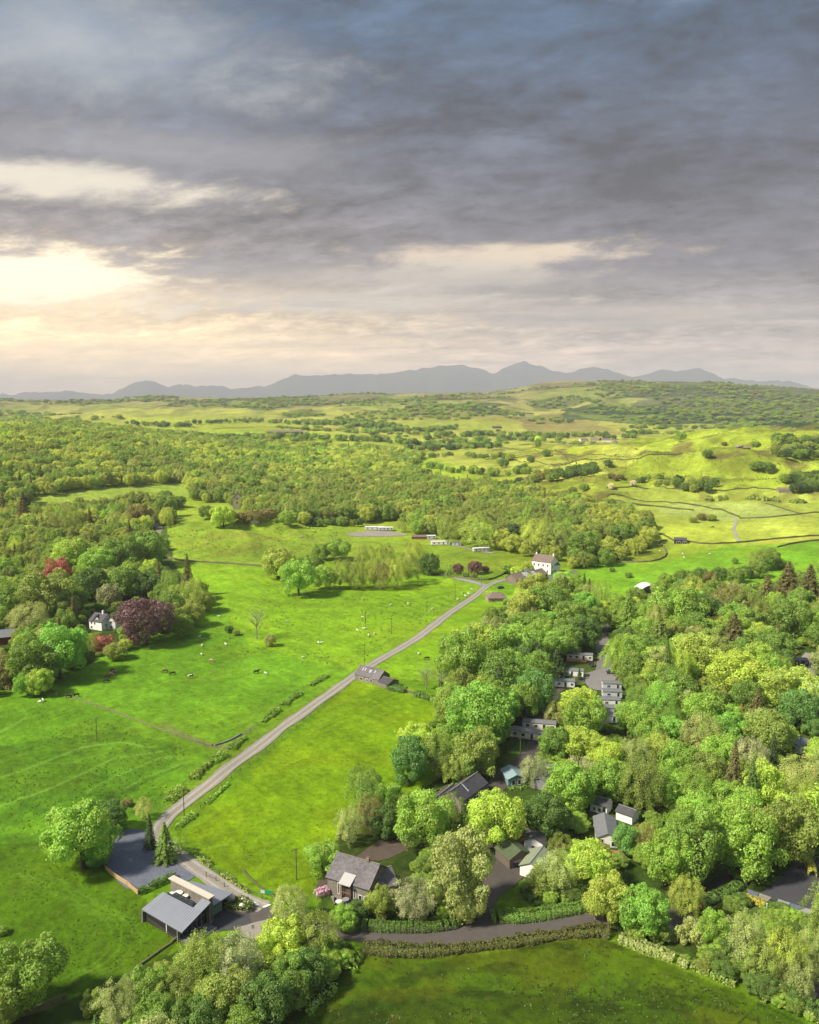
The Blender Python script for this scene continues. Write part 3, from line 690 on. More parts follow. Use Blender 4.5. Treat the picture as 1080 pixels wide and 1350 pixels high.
def T(cx, cy, w, kind='round', col='mid', hr=None, label=None):
    """a tree read off the photograph: crown centre and width"""
    hr = hr or {'round': 1.02, 'oak': .98, 'willow': 1.3, 'birch': 1.45, 'conifer': 2.1, 'sparse': 1.35, 'shrub': .6}[kind]
    x, y, z = P(cx, cy, 7)
    for _ in range(3):
        d = w/ppm(x, y, z); h = d*hr; x, y, z = P(cx, cy, h*.58)
    tree_at(x, y, w/ppm(x, y, z+h*.5)*1.04, h, kind, col, label or True)
# trees read off the photograph ----------------------------------------------------------------
# around the cafe and the lower left
T(107,1097,88,'oak','fresh',1.0,'large fresh green tree left of the slate gravel car park'); T(146,1072,40,'round','deep',1.0,'dark green tree behind the large fresh green tree by the car park'); T(128,1122,36,'round','emerald',1.0,'dark green tree at the left edge of the gravel car park')
T(197,1090,20,'conifer','dark',2.6,'narrow dark conifer at the tip of the gravel car park'); T(217,1104,34,'conifer','mid',1.7,'broad green conifer between the gravel car park and the lane'); T(236,1112,20,'birch','fresh',1.2,'small pale birch by the lane beside the broad green conifer')
T(190,1062,22,'birch','sage',1.3,'pale wispy birch beyond the narrow dark conifer'); T(167,1056,15,'shrub','brown',.7,'brown thorn bush beyond the car park')
T(22,1285,96,'oak','mid',1.0,'big green tree in the bottom left corner'); T(-6,1330,60,'round','olive'); T(2,1225,16,'shrub','mid',.8)
T(160,1318,58,'willow','sage',1.0); T(125,1318,36,'shrub','olive',.9); T(197,1305,56,'oak','mid',1.0); T(236,1300,54,'birch','olive',1.2); T(266,1262,64,'willow','olive',1.35,'tall yellowish willow just below the black roofed cafe'); T(312,1262,62,'willow','silver',1.3,'silvery willow below the white signpost')
T(298,1310,66,'oak','olive'); T(350,1312,70,'round','deep'); T(382,1290,60,'oak','mid'); T(372,1238,62,'oak','lime',1.0,'bright lime green tree beside the white signpost'); T(382,1188,46,'willow','sage',1.15,'soft pale willow between the lane and the barn garden')
T(403,1275,58,'round','deep'); T(418,1228,56,'willow','olive',1.1); T(452,1208,36,'oak','fresh'); T(437,1262,28,'shrub','fresh',.9); T(97,1300,20,'sparse','brown',1.9,'bare sapling in the bottom left field'); T(205,1340,60,'round','mid'); T(262,1345,60,'oak','deep'); T(320,1348,50,'round','mid')
T(215,1278,30,'shrub','olive',.9); T(170,1292,24,'shrub','mid',.9)
# by the big barn
T(425,1128,42,'oak','fresh',1.0,'fresh green tree on the field edge left of the big barn'); T(460,1084,34,'birch','sage',1.6,'pale birch with a white trunk behind the big barn'); T(488,1070,34,'birch','brown',1.7,'brownish thin leaved birch behind the barn yard'); T(506,1078,40,'round','deep',1.2); T(472,1020,24,'birch','mid',1.4); T(487,1032,34,'oak','mid',1.1); T(516,1050,36,'oak','fresh'); T(527,1058,30,'round','mid')
T(556,1078,72,'oak','fresh',1.1,'big fresh green tree above the barn yard'); T(593,1062,32,'birch','olive',1.4,'thin olive birch in front of the long slate roof'); T(500,1187,34,'oak','olive',1.2,'bronze green tree at the corner of the big barn'); T(474,1196,28,'round','deep',.9,'dark round bush in front of the big barn'); T(547,1180,56,'willow','silver',1.0,'silvery willow right of the big barn'); T(562,1138,32,'round','mid',1.0); T(606,1142,84,'oak','sage',1.3,'tall pale green tree beside the road bend, above the blue parasol')
T(620,1190,40,'oak','sage',1.1); T(652,1073,76,'round','lime',1.0,'brilliant lime green domed tree above the green roofed sheds'); T(684,1100,26,'oak','gold',.8,'golden orange tree behind the green roofed sheds'); T(720,1070,58,'round','deep',1.1,'dense deep green tree right of the lime domed tree'); T(703,1012,36,'willow','silver',1.1,'silvery tree beside the pale blue cabin'); T(694,1080,18,'oak','lime')
T(716,1158,44,'oak','olive',.85,'green tree with white blossom right of the road bend'); T(735,1145,52,'willow','sage',1.1); T(658,1112,16,'shrub','dark',1.0,'clipped dark bush beside the open fronted shed'); T(742,1112,34,'willow','olive',1.0)
T(776,1136,60,'round','lime',1.15,'tall bright green tree in front of the grey roofed lodge'); T(799,1182,56,'oak','yellow',1.1,'yellowish olive tree at the roadside'); T(847,1196,64,'round','bright',1.0,'vivid green round tree at the road end'); T(905,1176,42,'willow','yellow',1.35,'yellow willow beside the dark drive'); T(826,1104,36,'oak','emerald',1.1); T(853,1102,34,'birch','brown',1.3); T(877,1128,56,'oak','fresh',1.3); T(914,1108,76,'oak','mid',1.2); T(925,1068,60,'round','fresh',1.0)
T(985,1106,84,'oak','fresh',1.05,'big green tree with a visible trunk beside the parking bays'); T(1040,1088,74,'oak','olive',1.15,'tall olive green tree above the park entrance'); T(912,1224,36,'shrub','sage',.95,'grey green bush beside the small black pond'); T(941,1222,42,'oak','fresh',1.3,'upright green tree right of the small black pond'); T(985,1232,52,'willow','sage',1.4); T(1034,1252,50,'willow','yellow',1.5); T(1074,1250,40,'birch','sage',1.8,'birch with pale bare stems at the right edge'); T(870,1226,30,'shrub','mid',.9)
T(1008,1262,50,'willow','olive',1.2); T(965,1250,36,'oak','deep'); T(1056,1282,48,'willow','sage',1.2); T(970,1150,18,'shrub','deep')
# the strip of big trees beside the lane field
T(633,932,88,'round','bright',.98,'great dense domed tree above the two static caravans'); T(613,866,70,'oak','fresh',1.1); T(628,850,62,'oak','lime',1.0); T(660,884,62,'round','mid',1.1); T(672,850,60,'oak','fresh',1.05); T(695,862,46,'round','deep',1.1); T(704,905,52,'round','emerald',1.2); T(692,922,42,'oak','mid',1.2); T(650,826,42,'birch','sage',.85,'sandy green thin tree below the pink bungalow'); T(692,800,46,'oak','yellow'); T(680,826,36,'oak','fresh'); T(706,822,40,'round','mid'); T(648,960,44,'oak','fresh',1.0); T(626,990,60,'oak','olive',1.05); T(612,1008,40,'round','mid')
T(540,996,50,'round','emerald',1.3,'cool green upright tree at the corner of the lane field'); T(574,992,44,'birch','olive',1.5,'hazy olive birch at the corner of the lane field'); T(562,885,34,'sparse','olive',1.25,'thin twiggy tree right of the small stone barn'); T(582,890,30,'sparse','olive',1.3,'second thin twiggy tree right of the small stone barn'); T(598,1010,36,'birch','yellow',1.2)
T(724,790,60,'round','mid',.95); T(704,774,44,'oak','yellow',.9); T(690,790,36,'oak','lime'); T(740,775,40,'oak','olive'); T(702,812,22,'birch','sage',1.5); T(724,822,34,'oak','bright',1.1); T(772,794,36,'round','bright',1.1); T(750,812,46,'round','mid',1.1); T(770,830,44,'round','deep',1.2); T(787,812,30,'round','mid',1.2); T(744,840,44,'round','mid'); T(777,770,12,'conifer','rust',1.9,'small rusty conifer in the field right of the farmhouse'); T(725,850,44,'oak','fresh'); T(735,868,34,'conifer','dark',1.2)
# the caravans' wood
T(764,924,52,'round','lime',.95); T(767,944,56,'oak','fresh',1.0); T(733,938,28,'birch','sage',1.1); T(733,978,42,'oak','mid',1.1); T(766,976,60,'round','lime',.8); T(797,992,44,'oak','lime',1.0); T(838,990,44,'willow','sage',1.0); T(764,886,9,'conifer','dark',2.0,'tiny dark conifer beside the cream caravan with a deck'); T(762,1015,44,'willow','silver',1.0)
T(830,800,34,'conifer','mid',2.0,'tall green conifer left of the white domed barn'); T(861,789,20,'conifer','rust',2.0,'rusty brown conifer below the white domed barn'); T(898,802,66,'oak','fresh',.95); T(930,800,46,'round','deep',1.0); T(960,790,50,'birch','brown',1.0); T(988,795,50,'birch','olive',1.0); T(968,830,52,'conifer','rust',1.1,'broad brown green conifer in the middle of the right hand wood'); T(914,855,64,'round','yellow',.9,'yellow green round tree left of the lone pink caravan'); T(870,830,44,'conifer','olive',1.3); T(852,850,40,'round','mid'); T(812,862,34,'birch','fresh',1.4); T(826,838,30,'round','deep',1.2)
T(1040,762,50,'conifer','rust',1.2); T(1068,768,50,'conifer','rust',1.3); T(1012,775,36,'conifer','brown',1.4); T(975,884,78,'round','lime',.85); T(1042,905,64,'oak','yellow',.95); T(1056,930,50,'round','emerald',1.2,'cool emerald tree above the white caravan at the right edge'); T(1020,850,50,'round','mid'); T(1042,812,56,'oak','mid'); T(1072,820,46,'round','fresh'); T(1025,838,26,'conifer','rust',1.9)
T(1000,925,36,'conifer','rust',1.3); T(977,940,28,'conifer','gold',1.2,'amber tipped tree deep in the right hand wood'); T(1015,960,66,'round','olive',.9,'wide olive tree left of the white caravan at the right edge'); T(960,960,46,'oak','bright'); T(925,965,50,'willow','sage'); T(955,990,50,'oak','fresh'); T(988,995,46,'willow','silver'); T(1074,955,30,'round','emerald'); T(845,1010,60,'conifer','dark',1.0); T(870,985,40,'oak','yellow'); T(1060,1020,60,'willow','sage',.9); T(1005,1020,40,'oak','yellow')
# left wood round the white cottage
T(192,812,70,'round','purple',.92,'wide copper beech standing beside the white cottage'); T(76,756,36,'oak','red',1.3,'rusty red tree in the left wood above the white cottage'); T(145,782,28,'shrub','silver',1.0,'pale round bush right behind the white cottage'); T(77,856,70,'oak','bright',1.0,'vivid green tree on the field corner left of the cottage'); T(48,866,66,'oak','mid',1.0); T(98,858,36,'round','deep',1.1); T(112,846,28,'birch','yellow',1.1,'yellow green tree on the cottage lawn'); T(38,812,50,'willow','sage',.9); T(57,782,74,'oak','olive',.85); T(80,798,40,'oak','olive'); T(14,790,50,'round','mid'); T(138,847,26,'shrub','red',.8,'dark red arching bush in the cottage garden'); T(152,856,30,'shrub','olive',.8); T(164,848,20,'shrub','yellow',.8); T(120,766,44,'round','deep'); T(165,765,44,'oak','mid'); T(195,768,36,'round','deep'); T(212,785,30,'oak','mid'); T(247,783,40,'birch','yellow',1.2); T(229,812,36,'oak','olive'); T(252,806,34,'shrub','olive',1.0); T(268,790,32,'shrub','olive',.9); T(247,752,26,'conifer','rust',2.3,'tall brown conifer at the right end of the left wood'); T(3,886,44,'shrub','brown',.7); T(28,880,40,'oak','olive')
T(338,812,36,'sparse','yellow',1.5,'lone bare tree in the sheep field'); T(302,828,12,'shrub','deep',.9,'small dark bush left of the lone bare tree'); T(312,833,10,'shrub','olive',.8,'low bush between the dark bush and the lone bare tree'); T(356,842,16,'shrub','sage',1.1,'pale bush right of the lone bare tree')
T(3,662,20,'conifer','rust',2.0); T(30,665,30,'conifer','rust',1.6); T(55,690,16,'conifer','olive',2.2); T(118,680,14,'conifer','rust',2.3); T(195,718,52,'round','mid',.95); T(186,678,30,'oak','brown'); T(170,697,16,'conifer','rust',2.0); T(218,664,30,'round','mid'); T(90,680,30,'willow','olive'); T(165,728,48,'oak','mid'); T(128,738,46,'round','fresh'); T(96,728,46,'oak','lime',.9)
# clump on the pasture and the wooded rise behind
T(294,677,33,'round','lime',.95,'round lime green tree on the knoll'); T(272,673,20,'round','mid',.95); T(258,669,18,'sparse','gold',1.1,'thin golden tree on the knoll'); T(318,680,18,'shrub','brown',.8); T(336,678,26,'shrub','brown',.7); T(352,676,26,'shrub','brown',.7); T(380,680,26,'shrub','fresh',.8); T(364,686,7,'shrub','mid',.8)
T(367,738,44,'round','yellow',1.0,'left most domed tree of the pasture clump'); T(393,758,46,'oak','fresh',1.05,'spreading tree at the front of the pasture clump'); T(371,768,18,'sparse','brown',1.2); T(425,757,32,'round','fresh',1.1); T(410,742,34,'round','mid'); T(452,752,30,'birch','olive',1.4); T(470,755,26,'birch','olive',1.5); T(487,753,26,'birch','yellow',1.5); T(503,755,26,'birch','brown',1.5); T(520,752,30,'birch','yellow',1.4); T(537,745,34,'birch','olive',1.3); T(545,730,30,'birch','yellow'); T(445,722,34,'oak','fresh',.8); T(425,726,22,'oak','mid'); T(507,734,30,'birch','olive'); T(566,740,28,'round','deep',1.1,'dark green tree at the right end of the pasture clump'); T(480,732,26,'birch','olive')
T(604,748,14,'round','purple',1.1,'small copper purple tree left of two others by the field wall'); T(626,746,19,'round','purple',1.0,'larger copper purple tree by the field wall'); T(640,749,11,'round','purple',.9,'copper purple tree nearest the lane bend'); T(614,757,10,'shrub','mid',.8,'left round bush in front of the copper purple trees'); T(625,758,10,'shrub','mid',.9,'right round bush in front of the copper purple trees'); T(592,750,12,'birch','fresh')
T(630,697,44,'birch','yellow',1.0); T(592,694,28,'birch','olive'); T(550,693,20,'round','fresh'); T(548,684,22,'round','fresh'); T(570,684,20,'round','brown'); T(675,700,24,'round','dark',1.2); T(706,700,40,'birch','yellow',1.1); T(740,705,40,'birch','olive',1.1); T(770,716,44,'round','mid'); T(600,680,22,'round','mid'); T(652,690,22,'round','dark'); T(801,700,34,'oak','olive'); T(821,702,36,'round','mid'); T(845,696,26,'round','mid',1.1); T(857,692,18,'round','deep',1.3,'dark tree at the right hand end of the middle wood'); T(828,670,17,'round','fresh',1.2,'lone round tree standing above the middle wood'); T(858,700,14,'round','mid')
T(530,690,14,'birch','olive'); T(682,752,18,'shrub','lime',.9); T(668,748,16,'shrub','fresh',.9); T(696,745,16,'shrub','yellow',.9); T(738,757,14,'shrub','fresh',.8); T(735,744,6,'shrub','mid')
# right hand valley
T(901,760,26,'round','mid'); T(924,757,24,'round','deep'); T(936,762,20,'oak','brown'); T(948,755,22,'round','deep'); T(971,755,24,'round','mid'); T(985,752,18,'round','deep'); T(1000,748,24,'round','mid'); T(1014,735,34,'oak','mid',.8); T(996,738,20,'birch','olive'); T(1030,742,14,'round','deep'); T(969,738,9,'round','mid'); T(878,764,22,'oak','fresh'); T(915,775,30,'birch','yellow'); T(870,775,22,'oak','fresh'); T(829,757,10,'shrub','mid',.8); T(807,750,8,'shrub','mid',.8)
for cx, cy, w_, c_ in ((926,680,14,'brown'),(938,681,14,'olive'),(914,684,12,'olive'),(806,626,11,'brown'),(818,627,10,'brown'),(812,630,9,'rust')): T(cx, cy, w_, 'shrub', c_, .7)
T(806,640,9,'shrub','white',1.0,'white blossoming thorn bush left of two on the hillside'); T(835,636,9,'shrub','white',1.0,'white blossoming thorn bush right of two on the hillside'); T(841,632,8,'shrub','mid',.9)
for cx, cy, w_ in ((903,640,12),(912,634,11),(921,637,14),(930,632,14),(942,634,13),(915,642,12),(933,641,14)): T(cx, cy, w_, 'round', rng.choice(['mid','deep','deep','olive']), 1.0)
T(898,574,14,'round','mid',.95,'lone round tree on the crest of the green hill'); T(933,597,14,'round','deep',.8,'dark round tree below the crest of the green hill'); T(996,584,12,'shrub','mid',.7); T(998,612,20,'shrub','mid',.7); T(1012,614,20,'shrub','deep',.7); T(955,584,7,'shrub','brown',.9)
for i in range(46):
    px_ = rng.uniform(1020, 1084); py_ = rng.uniform(576, 598)+abs(px_-1050)*-.05; T(px_, py_, rng.uniform(10, 16), 'round', rng.choice(['mid','deep','dark','olive']), .95)
for i in range(26):
    px_ = rng.uniform(1040, 1084); T(px_, rng.uniform(624, 642), rng.uniform(12, 18), 'round', rng.choice(['mid','deep','dark']), .95)
for i in range(34):
    f = rng.rand(); T(700+85*f+rng.uniform(-5, 5), 628-14*f+rng.uniform(-4, 5), rng.uniform(9, 13), 'round', rng.choice(['mid','deep','olive','brown']) if f < .4 else 'deep', 1.0)
for cx, cy in ((659,607),(664,609),(573,612),(580,614),(567,612),(596,618),(802,609),(770,641),(755,645),(700,604),(672,601),(720,596)): T(cx, cy, rng.uniform(9, 14), 'round', rng.choice(['mid','olive','deep']), .9)
T(709,583,9,'round','mid',1.6); T(709,578,8,'round','lime',1.3)

# ------------------------------------------------------------------ woods filled in between
SKIPZ = []  # photo-space gaps that must stay open (buildings, yards): (x0,y0,x1,y1) for crown centres
SKIPZ += [(634,765,682,816),(732,856,786,905),(776,826,812,932),(772,880,824,985),(655,948,722,1012),(715,874,745,922),(908,868,950,916),(768,1040,836,1140),(1036,976,1084,1024),(1040,858,1080,925),(650,1085,722,1165),(566,1015,650,1062),
          (420,1115,560,1205),(610,1160,745,1240),(100,785,165,850),(-10,815,26,865),(640,738,740,800),(840,755,876,790),(668,985,700,1048),(712,1010,735,1050),(696,1090,740,1150),(975,1155,1084,1224),(1035,1115,1080,1190),(925,1160,975,1200),(870,1180,925,1250),(728,1100,756,1140),(920,1145,1000,1180),(440,1090,560,1140),(200,684,222,712),(576,700,650,735),(480,688,520,712),(1060,975,1080,1005)]
FILL = [ # crown-centre outline in the photo, spacing m, size range, kinds, colours
 ('F4', [(800,800),(840,785),(880,770),(960,785),(1010,775),(1110,750),(1110,1240),(1060,1215),(1000,1150),(930,1150),(880,1165),(850,1150),(760,1125),(725,1075),(715,1010),(735,960),(790,950),(800,870)], 8.6, (9, 14.5), None, None),
 ('F5', [(600,860),(640,790),(700,765),(750,765),(800,790),(800,830),(760,850),(735,880),(715,940),(660,1000),(600,1010),(560,1010),(540,980),(590,960)], 9.0, (10, 15), None, None),
 ('F6', [(470,1050),(500,1030),(560,1040),(575,1060),(560,1100),(500,1100)], 9.0, (8, 12), None, None),
 ('F7', [(130,1330),(240,1270),(330,1250),(430,1215),(455,1260),(380,1310),(330,1360),(200,1400),(120,1400)], 8.5, (8, 12), None, None),
 ('F2', [(-60,664),(40,672),(60,664),(130,672),(200,668),(235,676),(212,705),(205,730),(225,752),(262,768),(280,795),(240,828),(205,775),(150,775),(110,800),(120,850),(90,885),(40,896),(-60,900)], 9.5, (9, 14), None, None),
 ('F1', [(-80,549),(0,548),(40,553),(140,562),(230,572),(300,580),(420,588),(500,590),(560,598),(540,615),(600,632),(690,645),(760,660),(800,668),(780,700),(720,712),(660,702),(600,676),(560,682),(500,676),(470,684),(400,684),(360,676),(330,668),(300,656),(250,654),(236,662),(190,664),(140,668),(60,674),(-80,668)], 9.8, (9, 14), None, None),
 ('F3', [(640,655),(700,645),(770,655),(830,675),(866,690),(862,712),(800,735),(755,738),(700,722),(650,712),(590,705),(545,698),(560,682),(600,676)], 10, (9, 14), None, None),
 ('F8', [(985,1190),(1100,1215),(1100,1300),(1000,1265),(950,1240)], 8.5, (7, 10), 'willow', None),
]
HOLES = [[(20,676),(40,648),(120,636),(190,631),(246,628),(256,648),(240,658),(180,657),(100,666),(60,674)], [(243,650),(262,652),(262,668),(240,676)],
         [(405,682),(470,678),(500,684),(470,694),(410,694)], [(560,598),(620,605),(640,622),(600,628),(556,618)]]
def palette(u, yd, zone, patch_):
    r_ = rng.rand()
    if yd > 520:
        c = rng.choice(['olive','mid','yellow','mid','fresh','deep','olive','brown'], p=[.30,.30,.10,.14,.08,.02,.055,.005])
        k = rng.choice(['round','oak','birch','conifer'], p=[.55,.37,.07,.01])
        if zone == 'F2': k = rng.choice(['round','oak','birch','conifer'], p=[.40,.34,.22,.04]); c = rng.choice(['olive','mid','yellow','fresh','brown','lime'], p=[.24,.27,.14,.24,.05,.06])
    else:
        k = rng.choice(['round','oak','willow','birch','conifer'], p=[.38,.34,.09,.12,.07])
        c = rng.choice(['lime','fresh','mid','bright','sage','olive','deep','emerald','yellow','silver'], p=[.13,.30,.28,.08,.05,.07,.05,.01,.02,.01])
        if zone == 'F7': c = rng.choice(['mid','deep','olive','sage']); 
    if yd > 520 and rng.rand() < .62: c = 'olive' if patch_ < .46 else ('mid' if patch_ < .56 else 'yellow')
    if k == 'conifer': c = rng.choice(['dark','rust','deep','rust'])
    if k in ('birch', 'willow') and rng.rand() < .6: c = rng.choice(['sage','olive','fresh','mid'])
    return k, c
MX = np.array([[t['x'], t['y'], t['d']] for t in TREES])
def road_clear(x, y):
    for pts, wd in ROADLINES:
        if id(pts) not in ROADCACHE: A = np.array(densify(pts, 2.5)); ROADCACHE[id(pts)] = (A, A[:, 0].min()-20, A[:, 0].max()+20, A[:, 1].min()-20, A[:, 1].max()+20)
        A, a0, a1, b0, b1 = ROADCACHE[id(pts)]
        if a0 > x or a1 < x or b0 > y or b1 < y: continue
        if ((A[:, 0]-x)**2+(A[:, 1]-y)**2).min() < (wd/2+3.2)**2: return False
    return True
ROADCACHE = {}
def fill(zone, poly, sp, dr, kforce, cforce):
    global MX
    wp = [P(min(max(a, -300), 1400), b, 8) for a, b in poly]
    x0 = min(p[0] for p in wp)-20; x1 = max(p[0] for p in wp)+20; y0 = min(p[1] for p in wp)-20; y1 = min(2600, max(p[1] for p in wp)+20)
    gx, gy = np.meshgrid(np.arange(x0, x1, sp), np.arange(y0, y1, sp*.92)); gx = gx+(np.arange(gx.shape[0]) % 2)[:, None]*sp/2
    gx = (gx+rng.uniform(-.32, .32, gx.shape)*sp).ravel(); gy = (gy+rng.uniform(-.32, .32, gy.shape)*sp).ravel()
    gz = hgt(gx, gy); px, py, dep = project(gx, gy, gz+7)
    ok = inpoly(px, py, poly) & (gy > 100)
    for h in HOLES: ok &= ~inpoly(px, py, h)
    for (a, b, c, d) in SKIPZ: ok &= ~((px > a) & (px < c) & (py > b) & (py < d))
    # cheap test that the ground is not hidden far behind a ridge is skipped: hidden trees cost nothing
    PT = fbm(gx/95., gy/75.+4, 3); SZ = fbm(gx/60., gy/60., 2)
    for x, y, z, pt_, sz_ in zip(gx[ok], gy[ok], gz[ok], PT[ok], SZ[ok]):
        d = rng.uniform(*dr)
        dd = np.hypot(MX[:, 0]-x, MX[:, 1]-y)
        if (dd < (MX[:, 2]+d)*.36).any(): continue
        if not road_clear(x, y) or near_building(x, y, 4.5): continue
        k, c = palette(x, y, zone, pt_); k = kforce or k
        if k == 'conifer': d *= .6
        if k in ('willow', 'birch'): d *= .82
        d *= .72+.6*sz_ if zone in ('F1','F2','F3') else 1.0
        h = d*{'round': 1.05, 'oak': 1.0, 'willow': 1.3, 'birch': 1.5, 'conifer': 2.3, 'sparse': 1.3, 'shrub': .6}[k]*rng.uniform(.9, 1.15)
        tree_at(x, y, d, h, k, c, None, z)

def understorey(poly, n, dr=(3.0, 6.0)):
    """bushes and saplings standing between the big trees"""
    wp = [P(a, b, 3) for a, b in poly]; x0, x1 = min(p[0] for p in wp), max(p[0] for p in wp); y0, y1 = min(p[1] for p in wp), max(p[1] for p in wp)
    gx = rng.uniform(x0, x1, n*3); gy = rng.uniform(y0, y1, n*3); gz = hgt(gx, gy); px, py, dep = project(gx, gy, gz+2)
    ok = inpoly(px, py, poly); got = 0
    for x, y, z in zip(gx[ok], gy[ok], gz[ok]):
        if got >= n: break
        if not road_clear(x, y) or near_building(x, y, 3.5): continue
        d = rng.uniform(*dr); tree_at(x, y, d, d*rng.uniform(.6, .9), 'shrub', rng.choice(['mid','deep','fresh','olive','fresh']), None, z); got += 1
def near_building(x, y, m):
    for pts in PATCHES:
        q = PCACHE.get(id(pts)) or PCACHE.setdefault(id(pts), (sum(p[0] for p in pts)/len(pts), sum(p[1] for p in pts)/len(pts), max(math.hypot(p[0]-pts[0][0], p[1]-pts[0][1]) for p in pts)))
        if math.hypot(x-q[0], y-q[1]) > q[2]+m: continue
        A = np.array([x]), np.array([y])
        if inpoly(A[0], A[1], pts)[0] or dist_line(A[0], A[1], list(pts)+[pts[0]])[0] < m: return True
    return False
PCACHE = {}
# ------------------------------------------------------------------ building materials
M_slate = mat('slate_roof', lin((138,132,136))/2.0, .75, .5, 1.4, bump=.04, streak=(1,1,1)); M_slate2 = mat('dark_slate_roof', lin((102,100,106))/2.0, .7, .34, 1.2, bump=.04)
M_stone = mat('rubble_stone', lin((164,156,146))/1.9, .95, .45, 2.2, bump=.06); M_stoned = mat('brown_stone', lin((160,144,130))/1.9, .95, .4, 2.0, bump=.05)
M_white = mat('white_render', (.78,.77,.74), .85, .07, .8); M_cream = mat('cream_cladding', (.70,.64,.55), .6, .07, .8); M_glass = mat('window_glass', (.02,.025,.03), .08, .05, 1, spec=.9)
M_dark = mat('black_timber', (.018,.018,.02), .7, .3, 2); M_zinc = mat('grey_zinc_roof', lin((164,170,184))/2.0, .5, .07, .5, spec=.4); M_wood = mat('red_brown_timber', (.20,.085,.04), .7, .3, 3)
M_fence = mat('new_timber', (.42,.29,.16), .8, .2, 4); M_grey = mat('grey_panel', (.22,.22,.23), .7, .1, 1); M_lgrey = mat('light_grey_roof', lin((146,148,152))/2.0, .6, .12, .7); M_green = mat('green_felt_roof', lin((104,118,86))/2.0, .9, .2, 1)
M_pink = mat('pinkish_render', lin((214,178,166))/2.0, .9, .08, .8); M_brick = mat('red_timber_wall', lin((164,84,54))/2, .9, .15, 1); M_pole = mat('weathered_pole', (.12,.10,.08), .9, .2, 2); M_blue = mat('blue_canvas', (.02,.22,.55), .7, .05, 1); M_plastic = mat('white_sheet', (.56,.56,.54), .6, .03, 1)
M_cedar = mat('cedar', (.30,.14,.07), .7, .25, 3); M_ltstone = mat('light_stone', lin((206,192,172))/1.6, .95, .3, 1.0); M_tile = mat('brown_tile_roof', lin((156,136,126))/1.9, .85, .25, 1.2, bump=.03); M_palebl = mat('pale_blue_boards', lin((150,186,200))/2, .7, .08, 2)
M_plastic2 = mat('pale_lead_sheet', (.38,.37,.37), .6, .06, 1); M_rub = mat('tyre_rubber', (.02,.02,.02), .8, .1, 3); M_pgreen = mat('green_paint', (.03,.26,.10), .6, .1, 2); M_pinkfl = mat('pink_blossom', (.60,.36,.52), .9, .3, 3)

def base_line(p0, p1):
    """ground segment between two photo pixels -> origin, angle, length"""
    a = P(*p0); b = P(*p1); return a, math.atan2(b[1]-a[1], b[0]-a[0]), math.hypot(b[0]-a[0], b[1]-a[1])
def frustum_floor(a, ang, L, D): 
    c, s = math.cos(ang), math.sin(ang); return min(float(hgt(a[0]+c*u-s*v, a[1]+s*u+c*v)) for u in (0, L) for v in (0, D))
def window(root, x, z, w, h, y=0.0, side='front', L=0, D=0, fm=None, name='window'):
    """framed pane standing proud of a wall; side front (y=0), left (x=0), right (x=L), back (y=D)"""
    def bx(x0, x1, d0, d1, z0, z1):
        if side == 'front': return (x0, x1, y-d1, y-d0, z0, z1)
        if side == 'back': return (x0, x1, y+d0, y+d1, z0, z1)
        if side == 'left': return (y-d1, y-d0, x0, x1, z0, z1)
        return (y+d0, y+d1, x0, x1, z0, z1)
    f = MB(); t = .09
    f.box(*bx(x-w/2-t, x+w/2+t, -.02, .07, z-t, z)); f.box(*bx(x-w/2-t, x+w/2+t, -.02, .07, z+h, z+h+t)); f.box(*bx(x-w/2-t, x-w/2, -.02, .065, z, z+h)); f.box(*bx(x+w/2, x+w/2+t, -.02, .065, z, z+h))
    if w > .9 and name == 'window': f.box(*bx(x-.03, x+.03, -.02, .06, z, z+h))
    o = f.build(name, fm or M_white, root)
    MB().box(*bx(x-w/2, x+w/2, -.02, .035, z, z+h)).build('pane' if name == 'window' else 'panel', M_glass, o)
    return o
